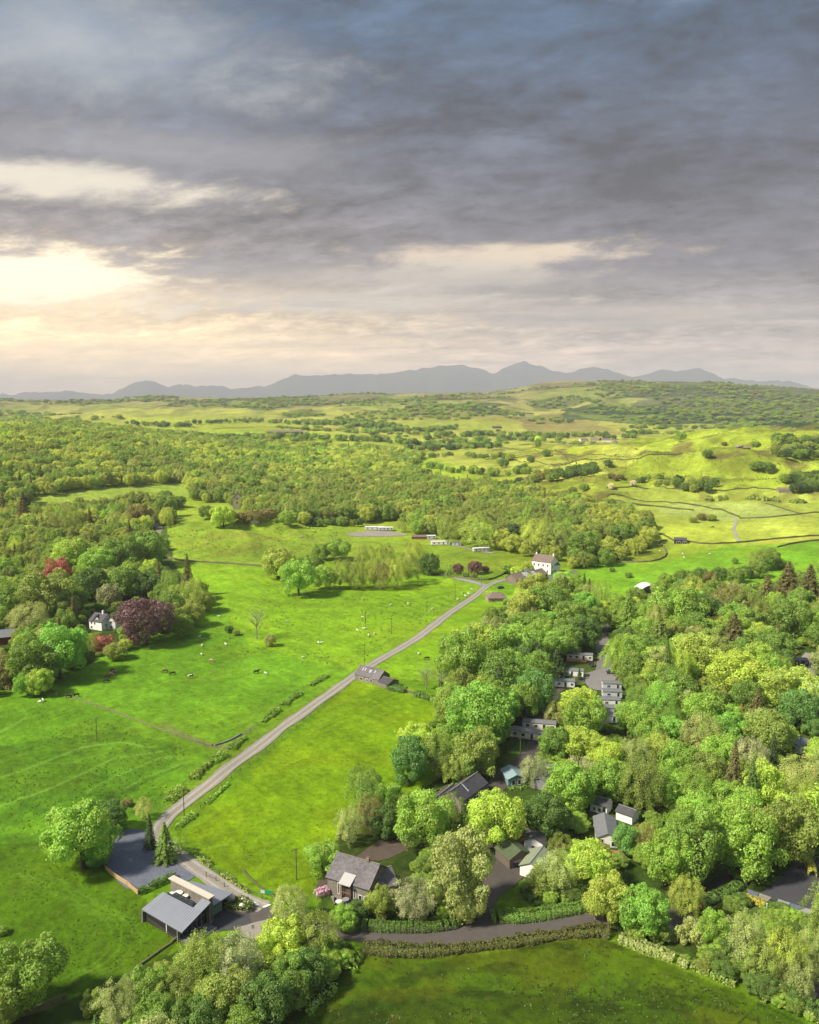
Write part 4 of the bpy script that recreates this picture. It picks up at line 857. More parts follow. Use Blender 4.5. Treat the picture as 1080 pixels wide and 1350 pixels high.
def gable(name, p0, p1, depth, eave, ridge, wall, roof, label, cat, group=None, wins=(), chim=(), over=.3, hip=0.0, ridge_along=True, length=None, t=.14, sky=(), name_root=None, group_=None):
    a, ang, L = base_line(p0, p1); L = length or L; z0 = frustum_floor(a, ang, L, depth)
    e = empty(name, (a[0], a[1], z0-.15), ang, label, cat, group)
    w = MB(); D = depth; E = eave; Rg = ridge; s_ = .3
    if ridge_along:
        rh = hip
        w.hexa([(0,0,-.8),(L,0,-.8),(L,D,-.8),(0,D,-.8)], [(0,0,E),(L,0,E),(L,D,E),(0,D,E)])
        if not hip: w.poly([(0,0,E),(0,D,E),(0,D/2,Rg-.05)]); w.poly([(L,D,E),(L,0,E),(L,D/2,Rg-.05)])
        w.build('wall', wall, e)
        k = (Rg-E)/(D/2); o = over
        r_ = MB()
        A = [(-o, -o, E-k*o), (L+o, -o, E-k*o), (L+o-rh, D/2, Rg), (-o+rh, D/2, Rg)]; B = [(L+o, D+o, E-k*o), (-o, D+o, E-k*o), (-o+rh, D/2, Rg), (L+o-rh, D/2, Rg)]
        A = [(x, y, z+t) for x, y, z in A]; B = [(x, y, z+t) for x, y, z in B]
        r_.slab(A, t); r_.slab(B, t)
        if hip: r_.poly([(-o, D+o, E-k*o+t), (-o, -o, E-k*o+t), (-o+rh, D/2, Rg+t)]); r_.poly([(L+o, -o, E-k*o+t), (L+o, D+o, E-k*o+t), (L+o-rh, D/2, Rg+t)])
        ro = r_.build('roof', roof, e)
        MB().box(-o+rh, L+o-rh, D/2-.14, D/2+.14, Rg+t-.02, Rg+t+.08).build('ridge_cap', M_stone if wall in (M_stone, M_stoned) else M_grey, ro)
        for (sx, f0, w_, l_) in sky:      # rooflights on the front slope
            y0_, y1_ = f0*D/2, f0*D/2+l_; zz = lambda y: E+k*y+t
            MB().slab([(sx, y0_, zz(y0_)+.06), (sx+w_, y0_, zz(y0_)+.06), (sx+w_, y1_, zz(y1_)+.06), (sx, y1_, zz(y1_)+.06)], .06).build('rooflight', M_lgrey2, ro)
        for (cx_, h_) in chim:
            c_ = MB().box(cx_-.4, cx_+.4, D/2-.35, D/2+.35, Rg-.6, Rg+h_).build('chimney', wall, e)
            m_ = MB(); m_.cyl((cx_-.18, D/2, Rg+h_), (cx_-.18, D/2, Rg+h_+.3), .11); m_.cyl((cx_+.18, D/2, Rg+h_), (cx_+.18, D/2, Rg+h_+.3), .11); m_.build('chimney_pot', M_cedar, c_)
    for q in wins:
        x, z, w_, h_ = q[:4]; sd = q[4] if len(q) > 4 else 'front'; nm = q[5] if len(q) > 5 else 'window'
        y = {'front': 0, 'left': 0, 'right': L, 'back': D}[sd]
        window(e, x if x > 0 else x, z, w_, h_, y, sd, fm=(M_wood if nm == 'door' else None), name=nm)
    a_ = np.array([[0, 0], [L, 0], [L, D], [0, D]]); c, s = math.cos(ang), math.sin(ang)
    PATCHES.append([(a[0]+c*u-s*v, a[1]+s*u+c*v) for u, v in a_]); e['len'] = L
    return e
M_lgrey2 = mat('rooflight_glass', (.38,.41,.45), .15, .05, 1, spec=.8)

# ------------------------------------------------------------------ the cafe with the split zinc roof
def cafe():
    a = P(277, 1208); b = P(236, 1186)          # near and far end of the stone fin (ground)
    fx, fy, _ = P(229, 1158, 6.0); nx_, ny_, _ = P(278, 1182, 6.2)
    ang = math.atan2(fy-ny_, fx-nx_); Lf = math.hypot(fx-nx_, fy-ny_)+.4
    z0 = float(hgt(nx_, ny_))
    # local frame: +X runs away along the fin, +Y is the side of the big left roof (south west)
    e = empty('cafe', (nx_, ny_, z0), ang, 'black cafe with split grey zinc roofs and a tall stone fin beside the gravel yard', 'cafe')
    # ang points to the far end; left-lower side is then +Y after rotation by +90 deg
    f = MB().box(0, Lf, -.5, .5, -.3, 6.0); f.build('stone_fin', M_stone, e)
    cap = MB().box(-.35, Lf+.5, -.75, .75, 6.0, 6.22).build('fin_capping', mat('cream_capping', (.48,.45,.38), .7, .05, 1), e)
    W1, W2 = 7.6, 6.0
    # left wing walls
    mb = MB(); mb.poly([(1.2,.5,-.3),(1.2,W1,-.3),(1.2,W1,2.7),(1.2,.5,5.2)])
    mb.hexa([(1.2,.5,-.3),(1.2,W1,-.3),(Lf-.6,W1,-.3),(Lf-.6,.5,-.3)][::-1], [(1.2,.5,3.9),(1.2,W1,2.6),(Lf-.6,W1,2.6),(Lf-.6,.5,3.9)][::-1]); mb.build('left_wing_wall', M_dark, e)
    # glazed front with mullions
    for i in range(6):
        y0 = .7+i*1.25; y1 = y0+1.1; h0 = 5.15-(y0-.5)*.31; h1 = 5.15-(y1-.5)*.31
        g = MB().hexa([(1.02,y0,.15),(1.14,y0,.15),(1.14,y1,.15),(1.02,y1,.15)], [(1.02,y0,h0-.35),(1.14,y0,h0-.35),(1.14,y1,h1-.35),(1.02,y1,h1-.35)]); go = g.build('window', M_glass, e)
        fr = MB().box(.96, 1.16, y1, y1+.12, .05, h1-.3); fr.box(.96, 1.15, y0, y1, 2.25, 2.37); fr.build('frame', M_grey, go)
    # big mono-pitch roof, high by the fin, running down to the field
    hz = lambda y: 5.45-(y-.5)*.335
    r_ = MB(); r_.slab([(-.6,3.1,hz(3.1)),(-.6,W1+.7,hz(W1+.7)),(Lf+.2,W1+.5,hz(W1+.5)),(Lf-.6,3.1,hz(3.1))][::-1], .22)
    r_.slab([(-.6,.55,hz(.55)),(-.6,3.1,hz(3.1)-.001),(2.0,3.1,hz(3.1)-.001),(2.0,.55,hz(.55))][::-1], .22)
    ro = r_.build('left_roof', M_zinc, e)
    sm_ = MB()
    for i in range(18):
        x = .1+i*.62
        if x < Lf-.4: sm_.hexa([(x,3.1,hz(3.1)),(x+.04,3.1,hz(3.1)),(x+.04,W1+.5,hz(W1+.5)),(x,W1+.5,hz(W1+.5))], [(x,3.1,hz(3.1)+.04),(x+.04,3.1,hz(3.1)+.04),(x+.04,W1+.5,hz(W1+.5)+.04),(x,W1+.5,hz(W1+.5)+.04)])
    sm_.build('roof_seam', M_zinc, ro)
    # sunken terrace between roof and fin
    tr = MB().box(2.2, Lf-.8, .52, 3.0, 3.7, 3.95).build('terrace_floor', M_lgrey, e)
    bl = MB()
    for x in (3.0, 4.6, 6.2, 7.8): bl.slab([(x, 1.7, 4.75), (x, 3.0, 4.75), (x+1.45, 3.0, 4.75), (x+1.45, 1.7, 4.75)][::-1], .05)
    bl.build('glass_roof', M_glass, e)
    for x in (2.2, 5.0, 7.8): MB().box(x, x+2.7, 2.95, 3.0, 3.9, 5.0).build('balustrade', M_glass, e)
    ch = MB(); ch.cyl((8.9,1.4,3.95),(8.9,1.4,4.6),.9,1.0,12); ch.cyl((10.0,2.2,3.95),(10.0,2.2,4.5),.5,.6,10); ch.cyl((6.8,1.2,3.95),(6.8,1.2,4.6),.55,.7,10); ch.build('planter', M_cream, e)
    # vertical strip of dark lettering on the fin end
    for i in range(7): 
        z = 4.9-i*.62; m_ = MB(); m_.box(-.02, 0, -.28, -.18, z-.4, z); m_.box(-.021, 0, -.18, .12, z-.1, z); m_.box(-.022, 0, -.18, .10, z-.4, z-.30)
        if i % 2: m_.box(-.023, 0, .12, .22, z-.4, z)
        m_.build('sign_letter', M_dark, e)
    # right wing
    mb = MB(); mb.hexa([(1.0,-.5,-.3),(Lf-.4,-.5,-.3),(Lf-1.6,-W2+1.2,-.3),(1.9,-W2+.3,-.3)][::-1], [(1.0,-.5,3.6),(Lf-.4,-.5,3.6),(Lf-1.6,-W2+1.2,2.6),(1.9,-W2+.3,2.6)][::-1]); mb.build('right_wing_wall', M_dark, e)
    hz2 = lambda y: 3.95+(y+.5)*.13
    rr = MB().slab([(-.1,-.55,hz2(-.5)),(Lf+1.0,-.55,hz2(-.5)),(Lf+.8,-2.2,hz2(-2.2)),(Lf-1.2,-W2+1.4,hz2(-W2+1.4)),(4.5,-W2-.3,hz2(-W2-.3)),(1.0,-W2-1.0,hz2(-W2-1.0))][::-1], .25).build('right_roof', M_zinc, e)
    vt = MB(); vt.cyl((2.6,-2.2,3.6),(2.6,-2.2,4.0),.14,.14,8); vt.build('roof_vent', M_grey, rr)
    w_ = MB().box(.93, 1.0, -3.6, -1.3, .8, 2.7).build('window', mat('greenish_glass', (.12,.22,.20), .15, .05, 1, spec=.8), e); MB().box(.90, .96, -3.75, -3.62, .7, 2.8).build('frame', M_grey, w_)
    for y in (5.6, 4.2): 
        lp = MB(); lp.cyl((-1.2,y,.2),(-1.2,y,1.9),.05,.05,6); lp.box(-1.45,-.95,y-.2,y+.2,1.9,2.0); lp.build('patio_lamp', M_lgrey, e)
    # terrace in front of the glass
    MB().box(-2.1, .98, .6, W1+.1, -.3, .28).build('front_deck', M_lgrey, e); MB().box(-2.25, -2.12, .6, W1+.1, -.3, .42).build('deck_edge', M_plastic, e)
    rl = MB(); rl.box(-2.08, -2.02, 3.5, W1, .9, .96)
    for y in np.linspace(3.5, W1, 6): rl.box(-2.08, -2.02, y-.03, y+.03, .28, .9)
    rl.build('railing', M_grey, e)
    # low yard wall at the far side and white parapet
    MB().box(Lf-.2, Lf+.15, .8, W1+.6, -.3, 2.4).build('far_parapet', M_lgrey, e); pass
    MB().box(5.0, 5.25, W1+.02, W1+.1, .2, 2.5).build('downpipe', M_plastic, e)
    PATCHES.append([(nx_+math.cos(ang)*u-math.sin(ang)*v, ny_+math.sin(ang)*u+math.cos(ang)*v) for u, v in ((-3, -8), (Lf+2, -8), (Lf+2, 11), (-3, 11))])
    return e
CAFE = cafe()

# ------------------------------------------------------------------ houses, barns, sheds
big = gable('barn_house', (432,1177), (486,1194), 9.4, 4.2, 7.4, M_stone, M_slate, 'large stone barn house with a slate roof and a tall timber glazed opening', 'house',
   wins=[(8.6,.9,.8,1.1),(9.9,.9,.7,1.1),(3.0,.9,.35,2.6),(7.1,.9,.35,2.6)], chim=[(7.9,.9)], over=.35)
# raised glazed cart opening with its own little roof
def opening(e, x0, x1):
    fr = MB().box(x0, x1, -.55, .0, -.2, 4.0).build('timber_screen', M_cedar, e)
    for i in range(4):
        x = x0+.12+i*(x1-x0-.12)/4
        for z in (.2, 2.1): MB().box(x, x+(x1-x0-.6)/4, -.60, -.545, z, z+1.65).build('pane', M_glass, fr)
    k = (7.4-4.2)/4.7
    r_ = MB().slab([(x0-.3, -1.3, 4.25), (x1+.3, -1.3, 4.25), (x1+.3, 1.5, 5.45), (x0-.3, 1.5, 5.45)], .16).build('canopy_roof', M_plastic2, e)
opening(big, 4.0, 6.4)
gable('barn_wing', (503,1186), (524,1180), 7.5, 2.9, 5.0, M_stone, M_slate, 'lower stone wing with a slate roof behind the large barn house', 'house', wins=[(2.0,.8,.8,1.0)], over=.3)
gable('lean_to', (510,1166), (518,1160), 2.4, 2.1, 2.4, M_white, M_plastic, 'small white roofed lean-to at the end of the barn wing', 'shed', over=.15)
gable('road_barn', (468,896), (499,904), 7.2, 2.6, 5.2, M_stone, M_slate, 'small stone barn with bright rooflights standing beside the long lane', 'barn', wins=[(3.2,.7,1.6,1.1),(6.2,.6,1.0,1.1),(8.3,.6,.9,1.5)], sky=[(2.2,.5,.45,1.1),(3.4,.5,.45,1.1),(5.8,.45,.9,1.1),(8.2,.5,.45,1.1)], over=.25)
gable('road_barn_wing', (499,905), (512,909), 6.0, 2.2, 3.4, M_stone, M_slate2, 'low stone lean-to joined to the small barn beside the long lane', 'shed', over=.2)
gable('long_workshop', (608,1072), (642,1046), 6.5, 3.4, 5.6, M_stone, M_slate2, 'stone building with a dark ribbed slate roof left of the lime domed tree', 'building', wins=[(2.0,.9,.9,1.1),(5.5,.9,.9,1.1),(8.6,.9,.9,1.1),(10.8,.9,.8,1.1)], sky=[(5.0,.25,.45,2.6)], over=.3)
gable('workshop_wing', (584,1074), (607,1055), 5.0, 2.6, 4.2, M_stone, M_slate2, 'lower stone wing at the left end of the ribbed slate building', 'building', over=.25)
gable('farmhouse', (701,754), (722,757), 10, 8.0, 11.6, M_white, M_tile, 'tall white farmhouse with two chimneys at the top of the lane', 'house', wins=[(x, z, 1.0, 1.5) for x in (1.8, 5.0, 8.3, 11.5) for z in (1.2, 4.9)]+[(2.5, z, 1.0, 1.4, 'right') for z in (1.0, 4.0)]+[(6.5, z, 1.0, 1.4, 'right') for z in (1.0, 4.0)], chim=[(.8,1.3),(13.0,1.5)], over=.3, length=13.8)
gable('farm_annex', (722,757), (738,755), 9, 5.6, 8.2, M_white, M_tile, 'white gabled annex joined to the right of the tall white farmhouse', 'house', wins=[(3,1,1,1.4),(6,1,1,1.4)], over=.25)
gable('stone_range', (681,772), (704,768), 10, 3.6, 6.6, M_stoned, M_tile, 'long brown stone farm building in front of the white farmhouse', 'barn', wins=[(x, .8, .9, 1.2) for x in (2, 4.5, 7, 9.5, 12)], sky=[(8, .35, 4.5, 2.8)], over=.3)
gable('stone_range', (704,768), (722,763), 9, 3.4, 6.2, M_stoned, M_tile, 'brown stone farm range with pale roof sheets, nearest the white farmhouse', 'barn', wins=[(3, .8, .9, 1.2)], sky=[(2, .35, 3.6, 3.0)], over=.3)
gable('farm_shed', (736,768), (750,766), 9, 3, 4.4, M_lgrey, M_lgrey, 'pale sheeted shed on the right of the farmyard', 'shed', wins=[(4,.2,2.6,2.4,'front','door')], over=.2)
gable('bungalow', (644,794), (668,793), 9, 2.6, 4.8, M_pink, M_tile, 'pink walled bungalow with a hipped brown roof at the head of the long lane', 'bungalow', wins=[(2.5,.8,1.4,1.1),(6.0,.8,1.4,1.1),(9.5,.8,1.6,1.1)], hip=3.2, over=.4)
gable('red_shed', (764,744), (781,744), 6, 2.6, 3.6, M_brick, M_slate, 'long red brown shed below the wood right of the farmhouse', 'shed', wins=[(3,.8,1,1),(7,.8,1,1)], over=.3)
gable('grey_shed', (752,739), (759,739), 5, 2.4, 3.2, M_dark, M_slate, 'small dark shed just left of the red brown shed', 'shed', over=.2)
gable('slate_lodge', (778,1069), (800,1075), 4.4, 2.6, 3.6, M_white, M_slate2, 'white walled lodge with a dark slate roof half hidden under the trees', 'lodge', wins=[(1.2,.7,.6,.9),(2.6,.7,.7,.9),(3.9,.3,.9,1.9)], over=.35)
gable('grey_lodge', (812,1080), (826,1085), 4, 2.5, 3.4, M_white, M_slate2, 'white cabin behind the dark bush right of the slate roofed lodge', 'lodge', length=4.6, over=.3)
gable('pale_shed', (690,761), (700,760), 7, 3, 4.4, M_cream, M_lgrey, 'small pale shed left of the white farmhouse', 'shed', over=.2)
gable('low_byre', (737,776), (752,774), 6, 2.6, 4.0, M_stoned, M_tile, 'low stone byre at the front right of the farmyard', 'byre', over=.2)
gable('white_garage', (752,762), (762,761), 6, 2.6, 3.8, M_white, M_lgrey, 'small white garage behind the farmyard', 'garage', over=.2)
# white cottage on the left
gable('cottage', (118,829), (136,832), 8, 4.6, 7.4, M_white, M_slate2, 'white gabled cottage with a tall chimney beside the copper beech', 'cottage', wins=[(1.5,.8,.9,1.1),(1.5,3.0,.9,1.1),(3.6,3.0,.8,1.0)], chim=[(5.2,1.7)], over=.3, length=8.0)
def gable_x(name, p0, W_, D, E, Rg, wall, roof, label, cat, ang=None, wins=(), over=.3, z_add=0):
    """gable end facing the viewer: ridge runs away"""
    x, y, z = P(*p0); ang = ang if ang is not None else 0
    e = empty(name, (x, y, z-.15), ang, label, cat)
    w = MB(); w.hexa([(-W_/2,0,-.8),(W_/2,0,-.8),(W_/2,D,-.8),(-W_/2,D,-.8)], [(-W_/2,0,E),(W_/2,0,E),(W_/2,D,E),(-W_/2,D,E)]); w.poly([(-W_/2,0,E),(W_/2,0,E),(0,0,Rg)]); w.poly([(W_/2,D,E),(-W_/2,D,E),(0,D,Rg)]); w.build('wall', wall, e)
    k = (Rg-E)/(W_/2); o = over; t = .13
    r_ = MB(); r_.slab([(-W_/2-o,-o,E-k*o+t),(0,-o,Rg+t),(0,D+o,Rg+t),(-W_/2-o,D+o,E-k*o+t)], t); r_.slab([(0,-o,Rg+t),(W_/2+o,-o,E-k*o+t),(W_/2+o,D+o,E-k*o+t),(0,D+o,Rg+t)], t); ro = r_.build('roof', roof, e)
    for q in wins:
        sd = q[4] if len(q) > 4 else 'front'; nm = q[5] if len(q) > 5 else 'window'
        window(e, q[0], q[1], q[2], q[3], {'front': 0, 'left': -W_/2, 'right': W_/2}[sd], sd, fm=(M_wood if nm == 'door' else None), name=nm)
    c, s = math.cos(ang), math.sin(ang); PATCHES.append([(x+c*u-s*v, y+s*u+c*v) for u, v in ((-W_/2, 0), (W_/2, 0), (W_/2, D), (-W_/2, D))])
    return e
gable_x('cottage_gable', (128,830), 4.2, 7, 4.4, 7.0, M_white, M_slate2, 'steep white front gable of the cottage beside the copper beech', 'cottage', R(-8), wins=[(0,.8,1.2,1.2),(0,3.2,1.0,1.1)])
gable_x('porch', (137,830), 2.6, 3, 2.4, 3.6, M_white, M_lgrey, 'small glazed white porch in front of the white cottage', 'porch', R(-8), wins=[(0,.4,1.4,1.6)])
gable_x('cottage_gable', (147,830), 4.2, 7, 4.4, 6.8, M_white, M_slate2, 'white side gable of the cottage half hidden by the copper beech', 'cottage', R(-8), wins=[(0,.8,1.0,1.2),(0,3.2,.9,1.1)])
gable('red_barn', (-14,852), (22,848), 12, 3.6, 5.6, M_brick, M_lgrey, 'red brown barn with a pale corrugated roof cut by the left edge', 'barn', over=.4)
gable_x('grey_roof_lodge', (801,1117), 5.2, 10.5, 2.6, 3.8, M_white, M_lgrey, 'white lodge with a broad grey pitched roof in a gap of the trees', 'lodge', R(-8), wins=[(-1.6,.3,1.1,1.9),(1.4,.5,.9,1.2)])
deck = P(800,1122); dk = empty('timber_deck', deck, R(-8), 'red brown timber deck in front of the grey roofed lodge', 'deck'); d_ = MB().box(-3.6,4.6,-3.0,.2,-.3,.25); d_.build('deck_boards', M_cedar, dk); q = MB()
for x in np.linspace(-3.5, 4.5, 8): q.box(x-.04, x+.04, -3.0, -2.92, .25, 1.1)
q.box(-3.6, 4.6, -3.0, -2.92, 1.1, 1.18); q.build('railing', M_wood, dk)
gable_x('blue_cabin', (681,1036), 5, 6.5, 2.4, 3.5, M_palebl, mat('pale_blue_roof', lin((170,196,204))/2, .6, .06, 1), 'pale blue wooden cabin beside the site lane', 'cabin', R(12), wins=[(-.9,.5,.9,1.5),(.9,.5,.9,1.5),(3,.7,1,1,'left')])
gable('grey_shed', (722,1044), (741,1024), 5, 2.6, 3.6, M_grey, M_lgrey, 'long grey roofed building under trees right of the pale blue cabin', 'shed', over=.3)
gable('white_shed', (712,1162), (728,1140), 5, 2.8, 4.0, M_white, mat('pale_green_roof', lin((170,180,150))/2, .7, .1, 1), 'white shed with a pale greenish roof half hidden right of the sheds', 'shed', over=.3)
gable_x('open_shed', (686,1142), 6.2, 6, 2.7, 4.2, M_pole, M_green, 'open fronted shed with a wide dull green roof above the road bend', 'shed', R(28), wins=[(-.9,.0,2.6,2.0,'front','door')])
gable_x('green_shed', (674,1124), 4.2, 5, 2.3, 3.3, M_dark, mat('mossy_green_roof', lin((96,128,100))/2, .7, .2, 1), 'smaller green roofed shed beside the trunk of the lime domed tree', 'shed', R(28))
gable_x('white_outbuilding', (703,1124), 4.6, 4.5, 3.0, 4.0, M_white, M_slate2, 'white walled outbuilding with a black roof right of the open fronted shed', 'outbuilding', R(-22), wins=[(0,.9,.9,1.0)])
gable_x('stone_cottage', (694,1112), 5, 7, 3.4, 5.0, M_white, M_tile, 'cottage with a brown roof and red chimney behind the black roofed outbuilding', 'cottage', R(-30))
gable('field_ruin', (1027,650), (1044,649), 9, 3.4, 5.0, M_stone, M_stoned, 'small grey stone field barn on the right hand hillside', 'barn', over=.1)
gable('black_shed', (889,717), (905,717), 7, 3.2, 4.6, M_dark, M_slate2, 'black shed with an open front in the right hand pastures', 'shed', wins=[(3,.1,3,2.2),(7.5,.1,3,2.2)], over=.3)
# houses far off
gable('long_farm_shed', (352,573), (400,573), 22, 6, 9, M_stoned, M_tile, 'long low brown farm shed beyond the left hand forest', 'barn', over=.5)
for i, (x0, x1, y, wall, roof, lb) in enumerate([(766,776,583,M_white,M_tile,'left most pale house of the hamlet in the far vale'), (778,790,581,M_stone,M_tile,'stone house in the middle of the far hamlet'), (793,806,583,M_cream,M_stoned,'cream house in the far hamlet'), (808,818,585,M_stone,M_slate,'right most house of the hamlet in the far vale'),
      (583,592,565,M_stone,M_slate,'left of two grey houses on the far slope'), (592,602,566,M_white,M_slate,'right of two houses on the far slope'), (631,638,580,M_white,M_slate,'tiny white gabled cottage among far trees'), (650,662,565,M_stone,M_tile,'grey house above the far trees')]):
    gable('distant_house', (x0,y), (x1,y), 9, 4.5, 8, wall, roof, lb, 'house', over=.3, wins=[(3,1,1.2,1.4),(8,1,1.2,1.4)])
gable('white_shed', (331,691), (342,690), 6, 2.8, 4, M_plastic, M_plastic, 'white shed on the knoll right of the round lime tree', 'shed', over=.2)
gable('stone_house', (198,692), (204,691), 7, 4.5, 6.5, M_white, M_slate, 'white house end at the edge of the left wood', 'house', over=.2)
gable_x('tower_house', (313,672), 8, 8, 12, 17, M_ltstone, M_tile, 'grey stone tower house with a steep gable among trees above the knoll', 'house', R(10), wins=[(0,6,1.6,2),(0,10,1.6,2)])
gable('low_house', (612,694), (626,693), 8, 3.4, 5.6, M_white, M_lgrey, 'pale roofed house hidden in the middle wood', 'house', over=.3) if False else None
# domed white barn
def dome_barn():
    x, y, z = P(858, 783); e = empty('domed_barn', (x, y, z-.2), R(8), 'white curved roof barn with a dark open end at the wood edge', 'barn')
    W_, D = 12.5, 9; n = 12; arc = [(-W_/2+W_*i/n, 2.6+2.6*math.sin(math.pi*i/n)) for i in range(n+1)]
    r_ = MB()
    for (x0, z0), (x1, z1) in zip(arc[:-1], arc[1:]): r_.slab([(x0, -.3, z0+.15), (x1, -.3, z1+.15), (x1, D, z1+.15), (x0, D, z0+.15)], .15)
    r_.build('curved_roof', M_plastic, e)
    w = MB(); w.box(-W_/2, W_/2, 0.2, D-.2, -.5, 2.55); w.poly([(a, .2, b) for a, b in arc]); w.build('wall', mat('dull_green_wall', lin((120,138,128))/2, .8, .1, 1), e)
    MB().box(-3.4, 3.4, .1, .19, 0, 2.5).build('door', M_dark, e)
dome_barn()

# ------------------------------------------------------------------ caravans
def caravan(px, py, L, D, ang, label, body=None, roof=None, deckside=None, group='static caravans on the holiday park', h=2.7, nw=4, name='static_caravan'):
    x, y, z = P(px, py); e = empty(name, (x, y, z), ang, label, 'caravan', group)
    body = body or M_cream; roof = roof or M_lgrey
    MB().box(.3, L-.3, .25, D-.25, -.3, .45).build('skirting', M_grey, e)
    w = MB(); w.box(0, L, 0, D, .45, h); w.poly([(0,0,h),(0,D,h),(0,D/2,h+.42)]); w.poly([(L,D,h),(L,0,h),(L,D/2,h+.42)]); w.build('body', body, e)
    t = .1; r_ = MB(); r_.slab([(-.15,-.15,h+t-.02),(L+.15,-.15,h+t-.02),(L+.15,D/2,h+.45+t),(-.15,D/2,h+.45+t)], t); r_.slab([(L+.15,D+.15,h+t-.02),(-.15,D+.15,h+t-.02),(-.15,D/2,h+.45+t),(L+.15,D/2,h+.45+t)], t); r_.build('roof', roof, e)
    for i in range(nw):
        xx = L*(i+.6)/nw
        if i == nw//2: window(e, xx, .55, .75, 1.9, 0, 'front', fm=M_plastic, name='door')
        else: window(e, xx, 1.25, 1.0, .85, 0, 'front', fm=M_plastic)
    window(e, D/2, 1.2, 1.9, .95, L, 'right', fm=M_plastic); window(e, D/2, 1.2, 1.6, .9, 0, 'left', fm=M_plastic)
    if deckside:
        d_ = MB().box(0, L*.8, -2.6, -.05, .1, .45).build('deck', M_cedar, e); q = MB(); q.box(0, L*.8, -2.6, -2.54, 1.3, 1.36)
        for xx in np.linspace(.05, L*.8-.05, 9): q.box(xx-.03, xx+.03, -2.6, -2.54, .45, 1.3)
        q.build('railing', M_wood, d_)
    c, s = math.cos(ang), math.sin(ang); PATCHES.append([(x+c*u-s*v, y+s*u+c*v) for u, v in ((0, -1), (L, -1), (L, D), (0, D))])
    return e
caravan(672,972,11.5,3.7,R(-24),'cream static caravan with a red flower bed, lower of the two below the domed tree')
caravan(689,962,11,3.7,R(-12),'cream static caravan, upper of the two below the domed tree')
caravan(747,870,11,3.7,R(-14),'cream caravan with a red brown timber deck beside the upper site lane',deckside=True)
caravan(726,891,13,3.8,R(-12),'pale static caravan, upper of the pair left of the caravan yard',body=M_white)
caravan(723,906,10,3.8,R(-10),'pale static caravan, lower of the pair left of the caravan yard',body=M_white)
M_blueg = mat('pale_blue_grey_cladding', lin((224,230,238))/1.4, .55, .05, 1)
for i, (cx, cy, lb) in enumerate([(795,910,'first pale blue caravan of the stepped row, nearest the yard'), (795,921,'second pale blue caravan of the stepped row below the yard'), (792,932,'third pale blue caravan of the stepped row below the yard'), (790,943,'fourth pale blue caravan of the stepped row below the yard'), (788,954,'last pale blue caravan of the stepped row, farthest from the yard')]):
    caravan(cx, cy, 7.0, 3.6, R(-4), lb, body=M_blueg if i != 2 else M_white, roof=M_lgrey, nw=2, group='pale blue caravans in the stepped row')
caravan(918,886,7,4.2,R(20),'lone pinkish caravan in a clearing of the right hand wood',body=M_pink,nw=3)
caravan(1054,996,6.0,5.5,R(22),'white caravan with a grey roof at the right edge under dark trees',body=M_white,nw=2,h=3.0)
caravan(1041,879,8,4,R(0),'dark framed caravan at the right edge beside the upper lane',body=M_dark,nw=3); caravan(1035,886,3,3,R(25),'small white cabin at the right edge next to the dark framed caravan',body=M_white,nw=1)
caravan(1066,908,8,4,R(-30),'pale caravan at the right edge below the upper lane bend',body=M_white,nw=3)
caravan(1076,872,6,4,R(-5),'grey caravan cut by the right edge',body=M_blueg,nw=2)
caravan(481,699,16,5,R(-3),'long white caravan, left of two on the pale gravel',body=M_plastic,roof=M_plastic,group=None); caravan(499,700,12,5,R(4),'white caravan, right of two on the pale gravel',body=M_plastic,roof=M_plastic,group=None)
caravan(563,711,7,4,R(6),'small white caravan beyond the brown shed on the upper field',body=M_plastic,roof=M_plastic,nw=2,group=None); caravan(569,719,14,5,R(5),'cream caravan in the middle of the upper field row',body=M_white,roof=M_plastic,group=None)
caravan(597,720,6,5,R(0),'pale grey cabin right of the cream caravan on the upper field',body=M_blueg,nw=2,group=None); caravan(625,728,12,4,R(14),'pale caravan at the right end of the upper field row',body=M_plastic,roof=M_plastic,group=None)
caravan(655,685,14,5,R(0),'white caravan glimpsed between trees of the middle wood',body=M_plastic,roof=M_plastic,group=None)
gable('brown_shed', (543,711), (562,711), 5, 2.2, 3.2, M_wood, M_tile, 'long low brown shed at the top of the upper field', 'shed', over=.2)
gable('brown_shed', (868,1300-62), (876,1236), 3, 2, 2.6, M_dark, M_slate2, 'small dark hut by the pond side path', 'hut', over=.2) if False else None

